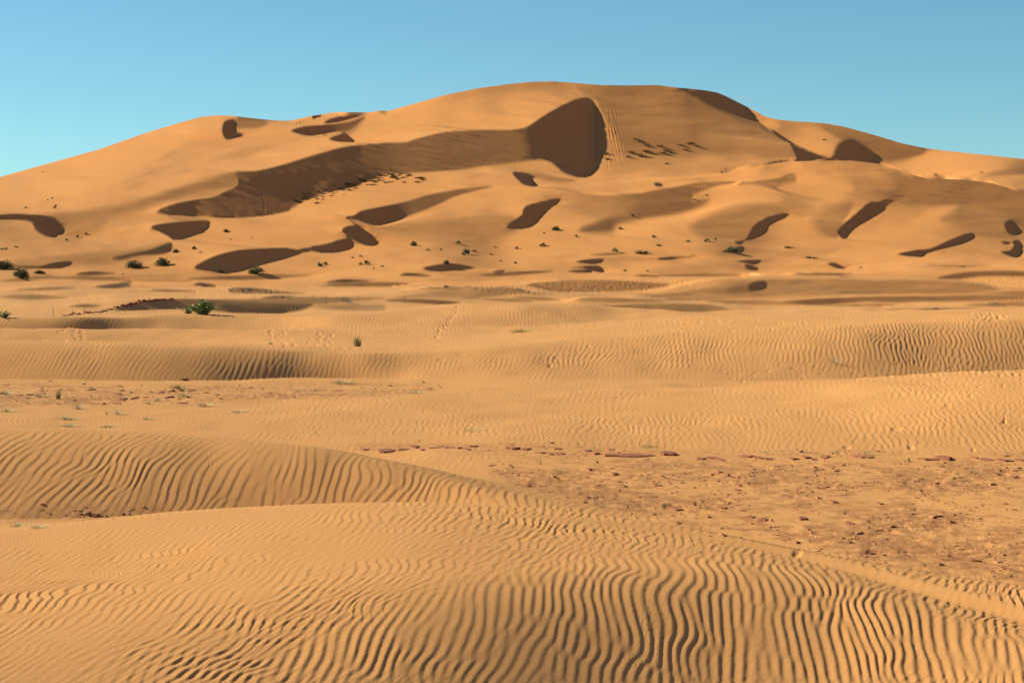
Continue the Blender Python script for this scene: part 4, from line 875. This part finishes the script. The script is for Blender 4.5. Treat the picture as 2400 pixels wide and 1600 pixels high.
for (u,v,w,h) in [(1490,327,10,4),(1500,333,12,4),(1515,342,9,5),(1479,358,11,6),(1473,369,11,6),(1505,367,15,10),(1515,356,15,8),(1548,344,14,6),(1553,360,14,7),(1561,354,14,5),(1421,362,8,8),(1423,374,7,7),(1607,352,10,4),(1619,337,12,5),(1592,340,8,4),(1570,358,7,3)]:
    small(TUS, 'dry_tussock', u, v, w, h, 'dry tussock on the brown slope right of the slide tracks', 'dry tussocks right of the slide tracks', 'tussock')
for i in range(78):
    t = rp.random(); u = 690+250*t+rp.gauss(0,14); v = 474-62*min(1,t*1.15)+rp.gauss(0,1)*(9-3*t)
    if v > 478 or v < 398: continue
    lab = 'dry tussock in the shade at the lower left edge of the long slip face' if u < 760 else 'dry tussock in the dense strip where shade meets sun below the long slip face'
    small(TUS, 'dry_tussock', u, v, rp.uniform(4,11), rp.uniform(2,4.5), lab, 'dry tussocks below the long slip face', 'tussock')
for i in range(16):
    small(TUS, 'dry_tussock', 900+rp.uniform(0,95), 408+rp.uniform(0,22), rp.uniform(6,11), rp.uniform(3,5), 'dry tussock standing on sunlit sand right of the dense tussock strip', 'dry tussocks below the long slip face', 'tussock')

# the leafy bush on the plain
def broad_bush(u, v, w, h, label, seed, n=420):
    r = np.random.default_rng(seed); t = bpy.data.objects.new('leafy_bush', None); scene.collection.objects.link(t)
    st, lv = [], []
    for i in range(16):
        a = r.uniform(0,6.283); sp = r.uniform(.05,.46); hh = r.uniform(.55,1.0)*(1-.5*(sp/.5)**2)
        p = [np.array([0,0,-.05])+.05*r.normal(size=3)*[1,1,0], np.array([sp*.5*math.cos(a), sp*.5*math.sin(a), hh*.45]), np.array([sp*math.cos(a), sp*math.sin(a), hh])]
        st.append(tube(p, .018, .007))
        m = n//16; tt = r.uniform(.22,1,m)
        c = (1-tt)[:,None]**2*p[0]+2*(tt*(1-tt))[:,None]*p[1]+(tt**2)[:,None]*p[2]; c = c + r.normal(0,.035,(m,3))
        d = r.normal(size=(m,3)); d[:,2] = np.abs(d[:,2])*.5+.25; d = unit(d); sd = unit(np.cross(d, r.normal(size=(m,3)))); s = r.uniform(.08,.14,m)[:,None]
        c[:,2] = np.maximum(c[:,2], .03)
        lv.append(quads(c, c+d*s*.5+sd*s*.32, c+d*s, c+d*s*.5-sd*s*.32))
    tag(link('foliage', mesh_from('broad_foliage', *join(lv), M_BROAD, False), t), kind='stuff'); tag(link('stem', mesh_from('broad_stem', *join(st), M_BARK), t), kind='stuff')
    return tag(stand(t, u, v, w*1.05, h*1.0), label, 'bush')
broad_bush(474,738,68,42,'bright leafy green bush standing alone on the low dunes', 5, 900)
broad_bush(440,737,36,22,'small leafy offshoot at the left foot of the bright green bush', 6, 260)
broad_bush(10,744,46,20,'low leafy plant with pointed leaves at the left edge of the plain', 9, 300)

def tuft(u, v, w, h, mat, label, seed, n, lean, wid=.02, base=.2, name='grass_tuft'):
    t = bpy.data.objects.new(name, None); scene.collection.objects.link(t)
    tag(link('blade_clump', mesh_from('blade_clump', *blades(seed, n, .5, lean, wid, 5, .45, base), mat, False), t), kind='stuff')
    tag(link('dry_base', mesh_from('dry_base', *blades(seed+1, n//3, .5, lean*1.2, wid*1.3, 3, .12, base*1.3), M_DRY, False), t), kind='stuff')
    return tag(stand(t, u, v, w, h), label, 'grass tuft')
tuft(838,812,34,33,M_GRASS,'upright spiky green grass tuft with dark base on the plain',101,110,.55,.03,.2)
tuft(1222,781,46,15,M_DRY,'low yellow dry grass tuft at the foot of the rippled hump',103,120,1.0,.02,.5)
tuft(634,808,14,8,M_GRASS,'tiny green tuft beside the footprints on the flat sand',105,40,.9,.05,.3)
tuft(418,915,36,17,M_GRASS,'low spreading green tuft at the base of the dark rippled bank',107,110,1.1,.02,.4)
tuft(800,899,44,14,M_PALE,'pale feathery grass tuft under the slumped rippled bank',109,110,1.1,.015,.45)
tuft(1957,853,44,24,M_PALE,'sparse wiry dry grass on the right rippled slope',111,40,1.1,.010,.3)
tuft(137,938,24,32,plain_mat('yellow_leaf',(.16,.17,.03),(.27,.26,.06)),'yellow green upright little plant in the clay hollow at left',113,70,.7,.05,.18)
tuft(1520,1045,34,9,M_GRASS,'flat green grass patch just above the longest red clay ledge',115,70,1.2,.02,.5)
tuft(740,1016,26,22,M_PALE,'pale dry sprig on smooth sand behind the left dune crest',117,26,1.0,.012,.2)
tuft(1106,1014,48,11,M_PALE,'flat pale dry grass on the bright rippled plain',119,60,1.3,.010,.5)
tuft(2131,1082,12,17,M_GRASS,'small upright dark green plant by the right clay slab',121,26,.6,.08,.15)
tuft(2237,1124,17,11,M_GRASS,'rounded dark green plantlet on the flat clay ground at right',123,40,.8,.06,.3)
tuft(2037,1062,32,10,M_PALE,'pale tuft above the right clay slabs and left of the footprints',125,70,1.2,.014,.5)
tuft(2285,1110,34,9,M_PALE,'pale low tuft to the right of the rounded dark plantlet',127,70,1.2,.014,.5)
tuft(1800,1063,24,12,M_PALE,'pale greenish tuft on a red clay slab',129,60,1.1,.014,.4)
for (u,v,w,h,k) in [(215,936,14,12,0),(111,920,10,8,0),(1355,1045,12,9,0),(1393,1047,9,8,0),(1625,1098,9,7,0),(2197,1123,14,6,0),(2075,1117,12,6,0),(1520,1078,12,8,0),(2234,1172,8,12,0),(2133,1224,6,10,0),(1867,1107,10,6,0),(2145,1110,16,6,0),
   (250,975,10,12,1),(615,918,12,11,1),(740,921,8,8,1),(1236,1091,10,9,1),(1268,1092,14,12,1),(1400,1088,22,9,1),(1050,1052,6,7,1),(683,904,8,7,1),(512,921,6,7,1),(830,896,8,6,1),(1045,893,8,6,1),(2050,1040,6,5,1),(983,1037,8,9,1)]:
    small(SPR if k==0 else SPB, 'sprig', u, v, w, h, ('small green sprig on the clay ground' if k==0 else 'small dead brown sprig sticking out of the sand'), 'green sprigs on the clay' if k==0 else 'dead sprigs on the sand', 'sprig')
for (u,v,w,h) in [(182,958,20,22),(275,974,26,15),(150,985,44,10),(430,934,26,14),(370,940,20,10),(350,946,18,10),(95,935,30,12),(12,930,40,12),(15,968,40,10),(480,950,40,9),(165,998,40,8),(250,1000,40,6),(560,965,40,6),(975,920,36,7),(345,985,26,9),(40,1236,40,14),(90,1240,40,9)]:
    small(PAL, 'pale_tuft', u, v, w, h, 'pale sage dry grass in the clay hollow', 'pale tufts in the clay hollow', 'tuft')

# dead sticks standing in the low dunes
def stick(u, v, h, label, seed, curl=0):
    r = np.random.default_rng(seed); t = bpy.data.objects.new('dead_stick', None); scene.collection.objects.link(t)
    lean = r.normal(0,.09); p = [(lean*z+.03*r.normal(), .03*r.normal(), z) for z in (-.1,.2,.5,.8,1.0)]
    if curl: p += [(lean+.12,0,1.05),(lean+.3,0,.9),(lean+.32,0,.6)]
    link('stalk', mesh_from('stalk', *tube(p, .024, .010), M_BARK), t)
    for s in (1,-1): link('twig', mesh_from('twig', *tube([p[2],(p[2][0]+.12*s,.02,.66)], .014,.006), M_BARK), t)
    return tag(stand(t, u, v, h, h, 0, False), label, 'stick')
GS = 'dead sticks on the low dunes'
for i,(u,v,h,lab,c) in enumerate([(126,743,25,'leftmost dead stick, beside the crumbled red bank end',0),(170,741,19,'short dead stick between two taller ones near the red bank',0),(197,739,24,'slanting dead stick above the start of the red bank',0),(436,701,13,'short dead stick above the leafy bush to the left',0),
  (550,701,13,'short dead stick right of the leafy bush near footprints',0),(677,704,17,'thin dead stick left of the pair with the curled one',0),(735,706,18,'dead stick next left of the tallest dead stick',0),(765,713,24,'tallest dead stick next to the curled one',0),(786,713,15,'curled dead stalk bent over to the ground',1),
  (841,708,17,'thin dead stick right of the curled stalk',0),(865,706,16,'second thin dead stick right of the curled stalk',0),(949,712,26,'lone leaning dead stick at the far right of the stick row',0)]): stick(u,v,h,lab,300+i,c).__setitem__('group', GS)

# slabs of red clay breaking through the sand
def slab_mesh(seed, L=1.0, n=11):
    r = np.random.default_rng(seed); a = np.linspace(0,2*math.pi,n,endpoint=False)+r.uniform(-.18,.18,n); rad = r.uniform(.6,1.0,n)
    x = .5*np.cos(a)*rad; y = .5*np.sin(a)*rad
    bot = np.stack([x*1.04,y*1.04,-.6+0*x],-1); mid = np.stack([x,y,.72+.25*r.uniform(-1,1,n)],-1); top = np.stack([x*.8,y*.8,1+.12*r.uniform(-1,1,n)],-1); c = np.array([[0,0,1.0]])
    v = np.concatenate([bot,mid,top,c]); k = np.arange(n); k2 = (k+1)%n
    return mesh_from('clay_chunk', v, [np.stack([k,k2,k2+n,k+n],-1), np.stack([k+n,k2+n,k2+2*n,k+2*n],-1), np.stack([k+2*n,k2+2*n,np.full(n,3*n)],-1)], M_CLAY, False)
SLABS = [slab_mesh(400+i) for i in range(7)]
def slab(u, v, w, depth_m, thick_m, label, group, tilt=0, flat=.42):
    o = link('clay_chunk', rp.choice(SLABS)); p = ground_at(u, v); k = p.y/FPX
    thick_m *= flat; o.location = p - Vector((0,0,thick_m*.35)); o.scale = (w*k, depth_m, thick_m); o.rotation_euler = (rp.uniform(-.06,.10), rp.uniform(-.05,.05)+tilt, rp.uniform(-.25,.25))
    return tag(o, label, 'clay chunk', group)
GC = 'red clay slabs along the crust line'
for u,v,w,d,t,lab in [(1470,1070,150,.35,.055,'longest flat red clay ledge at the middle of the crust line'),(1565,1064,56,.45,.10,'raised dark red clay slab at the right end of the longest ledge'),(2215,1073,44,.4,.11,'tall dark clay lump at the right side of the crust line'),(2180,1073,70,.3,.04,'thin clay ledge running left from the tall dark lump'),
  (905,1055,60,.5,.06,'leftmost broken clay slab behind the left dune crest'),(1585,1190,36,.3,.06,'dark hollow topped clay lump alone on the pebbly flat')]: slab(u,v,w,d,t,lab,GC)
for u,v,w in [(855,1050,30),(945,1053,40),(972,1050,26),(990,1056,24),(1020,1053,40),(1050,1055,34),(1075,1058,22),(1108,1052,34),(1095,1060,20),(1200,1056,44),(1232,1058,30),(1268,1066,32),(1290,1070,18),(1312,1069,28),(1375,1060,30),(1395,1066,26),
  (1640,1073,28),(1668,1072,40),(1690,1076,20),(1750,1068,46),(1778,1071,30),(1800,1074,26),(1860,1074,36),(1890,1072,34),(1908,1076,18),(1930,1073,26),(1940,1070,14),(2010,1071,34),(2036,1072,30),(2283,1071,16),(2310,1075,44),(2355,1076,50),(2392,1075,40),(1685,1110,16),(1440,1117,20),(1380,1106,18),(1730,1140,18),(1760,1210,22),(1785,1217,30),(1850,1165,26),(1950,1175,22),(1880,1212,24),(1990,1222,26),(2060,1178,18)]:
    slab(u, v, w, rp.uniform(.15,.35), rp.uniform(.025,.06), 'small broken red clay slab '+('in the crust line left of the longest ledge' if u < 1390 and v < 1085 else 'in the crust line right of the longest ledge' if v < 1085 else 'lying on the pebbly flat before the crust line'), GC)
for i in range(34):
    slab(rp.uniform(-5,560), rp.gauss(922,14), rp.uniform(8,26), rp.uniform(.2,.5), rp.uniform(.02,.06), 'small broken red clay slab lying in the hollow at left', 'clay slabs in the left hollow')
GB = 'clay clods along the crumbled bank'
for i in range(60):
    t = i/59; u = 150+255*t+rp.gauss(0,3); v = float(np.interp(u,[150,240,268,306,345,405],[740,731,721,712,703,702]))+rp.gauss(0,1.2)
    slab(u, v, rp.uniform(6,18), rp.uniform(.2,.6), rp.uniform(.05,.16), 'dark red clod on the crumbled clay bank left of the leafy bush', GB, 0, .9)

# loose crumbs of clay and small stones lying in the hollows
r = np.random.default_rng(77); cand = r.uniform(0,1,(34000,2)); Uc_ = -20+2440*cand[:,0]; Vc_ = 890+470*cand[:,1]
wgt = mask_lookup(CLAY, -560, 640, 4, Uc_, Vc_); ci = np.clip(((Uc_-uN[0])/2.2).astype(int),0,ncN-1)
keep = r.uniform(0,1,len(Uc_)) < wgt*.45*np.clip(.35+1.1*value_noise(Uc_/90,Vc_/22,99)+.5*value_noise(Uc_/30,Vc_/9,98),0.03,1); Uc_, Vc_, ci = Uc_[keep], Vc_[keep], ci[keep]
ct = []
for u,v,i in zip(Uc_,Vc_,ci):
    k = np.searchsorted(-VN[::-1,i], -v) if False else int(np.argmax(VN[::-1,i] <= v)); D = DN[::-1,i][k]
    if D < 50: ct.append(((u-1200)/FPX*D, D, ZN[::-1,i][k]))
ct = np.array(ct); n = len(ct); s = np.exp(r.normal(-4.6,.5,n))*np.clip(ct[:,1]/18,.8,1.7)
base = np.array([(-1,-.7,-.4),(.9,-.8,-.4),(1.1,.7,-.4),(-.8,.9,-.4),(-.6,-.4,.55),(.55,-.5,.7),(.6,.45,.5),(-.4,.55,.65)])
bf = np.array([(0,1,5,4),(1,2,6,5),(2,3,7,6),(3,0,4,7),(4,5,6,7)])
vv = base[None]*(1+.35*r.normal(size=(n,8,3)))*np.stack([s*r.uniform(.7,1.8,n),s*r.uniform(.7,1.5,n),s*r.uniform(.4,.8,n)],-1)[:,None]; ang = r.uniform(0,6.283,n); c_, s_ = np.cos(ang)[:,None], np.sin(ang)[:,None]
vv = np.stack([vv[...,0]*c_-vv[...,1]*s_, vv[...,0]*s_+vv[...,1]*c_, vv[...,2]],-1)+ct[:,None]
M_CRUMB = plain_mat('clay_crumb', (.26,.08,.042), (.50,.19,.095), 4, .95)
tag(link('clay_crumbs', mesh_from('clay_crumbs', vv.reshape(-1,3), (bf[None]+8*np.arange(n)[:,None,None]).reshape(-1,4), M_CRUMB, False)), 'reddish clay crumbs and pebbles strewn over the dry hollows', kind='stuff')

# a faint wisp of cloud
m, nn, ll, p = new_mat('cloud_wisp'); p.inputs['Base Color'].default_value = (.9,.92,.95,1); p.inputs['Roughness'].default_value = 1
tc = nn.new('ShaderNodeTexCoord'); mp = nn.new('ShaderNodeMapping'); mp.inputs['Scale'].default_value = (1.2,1.2,4); ll.new(tc.outputs['Object'], mp.inputs['Vector'])
lw = nn.new('ShaderNodeLayerWeight'); lw.inputs['Blend'].default_value = .5
mu = nn.new('ShaderNodeMath'); mu.operation = 'MULTIPLY'; inv = nn.new('ShaderNodeMath'); inv.operation = 'SUBTRACT'; inv.inputs[0].default_value = 1; ll.new(lw.outputs['Facing'], inv.inputs[1])
pw = nn.new('ShaderNodeMath'); pw.operation = 'POWER'; ll.new(inv.outputs[0], pw.inputs[0]); pw.inputs[1].default_value = 2.5
ll.new(pw.outputs[0], mu.inputs[0]); ll.new(noise(nn, ll, mp.outputs['Vector'], 1.6, 4), mu.inputs[1])
m2 = nn.new('ShaderNodeMath'); m2.operation = 'MULTIPLY'; m2.inputs[1].default_value = .5; ll.new(mu.outputs[0], m2.inputs[0]); ll.new(m2.outputs[0], p.inputs['Alpha'])
th = np.linspace(0,math.pi,13); ph = np.linspace(0,2*math.pi,25)[:-1]
sv = np.array([(math.sin(a)*math.cos(b), math.sin(a)*math.sin(b), math.cos(a)) for a in th for b in ph])
sv[:,2] *= .5+.5*np.clip(sv[:,0]+.6,0,1); sv[:,2] += .9*sv[:,0]
sf_ = [(i*24+j, (i+1)*24+j, (i+1)*24+(j+1)%24, i*24+(j+1)%24) for i in range(12) for j in range(24)]
o = link('cloud', mesh_from('cloud', sv, np.array(sf_), m)); D = 12000
o.location = ((1725-1200)/FPX*D, D, CAMZ+(HZ-229)/FPX*D); o.scale = (95, 40, 9)
tag(o, 'faint thin wisp of white cloud above the right shoulder of the dune', 'cloud')
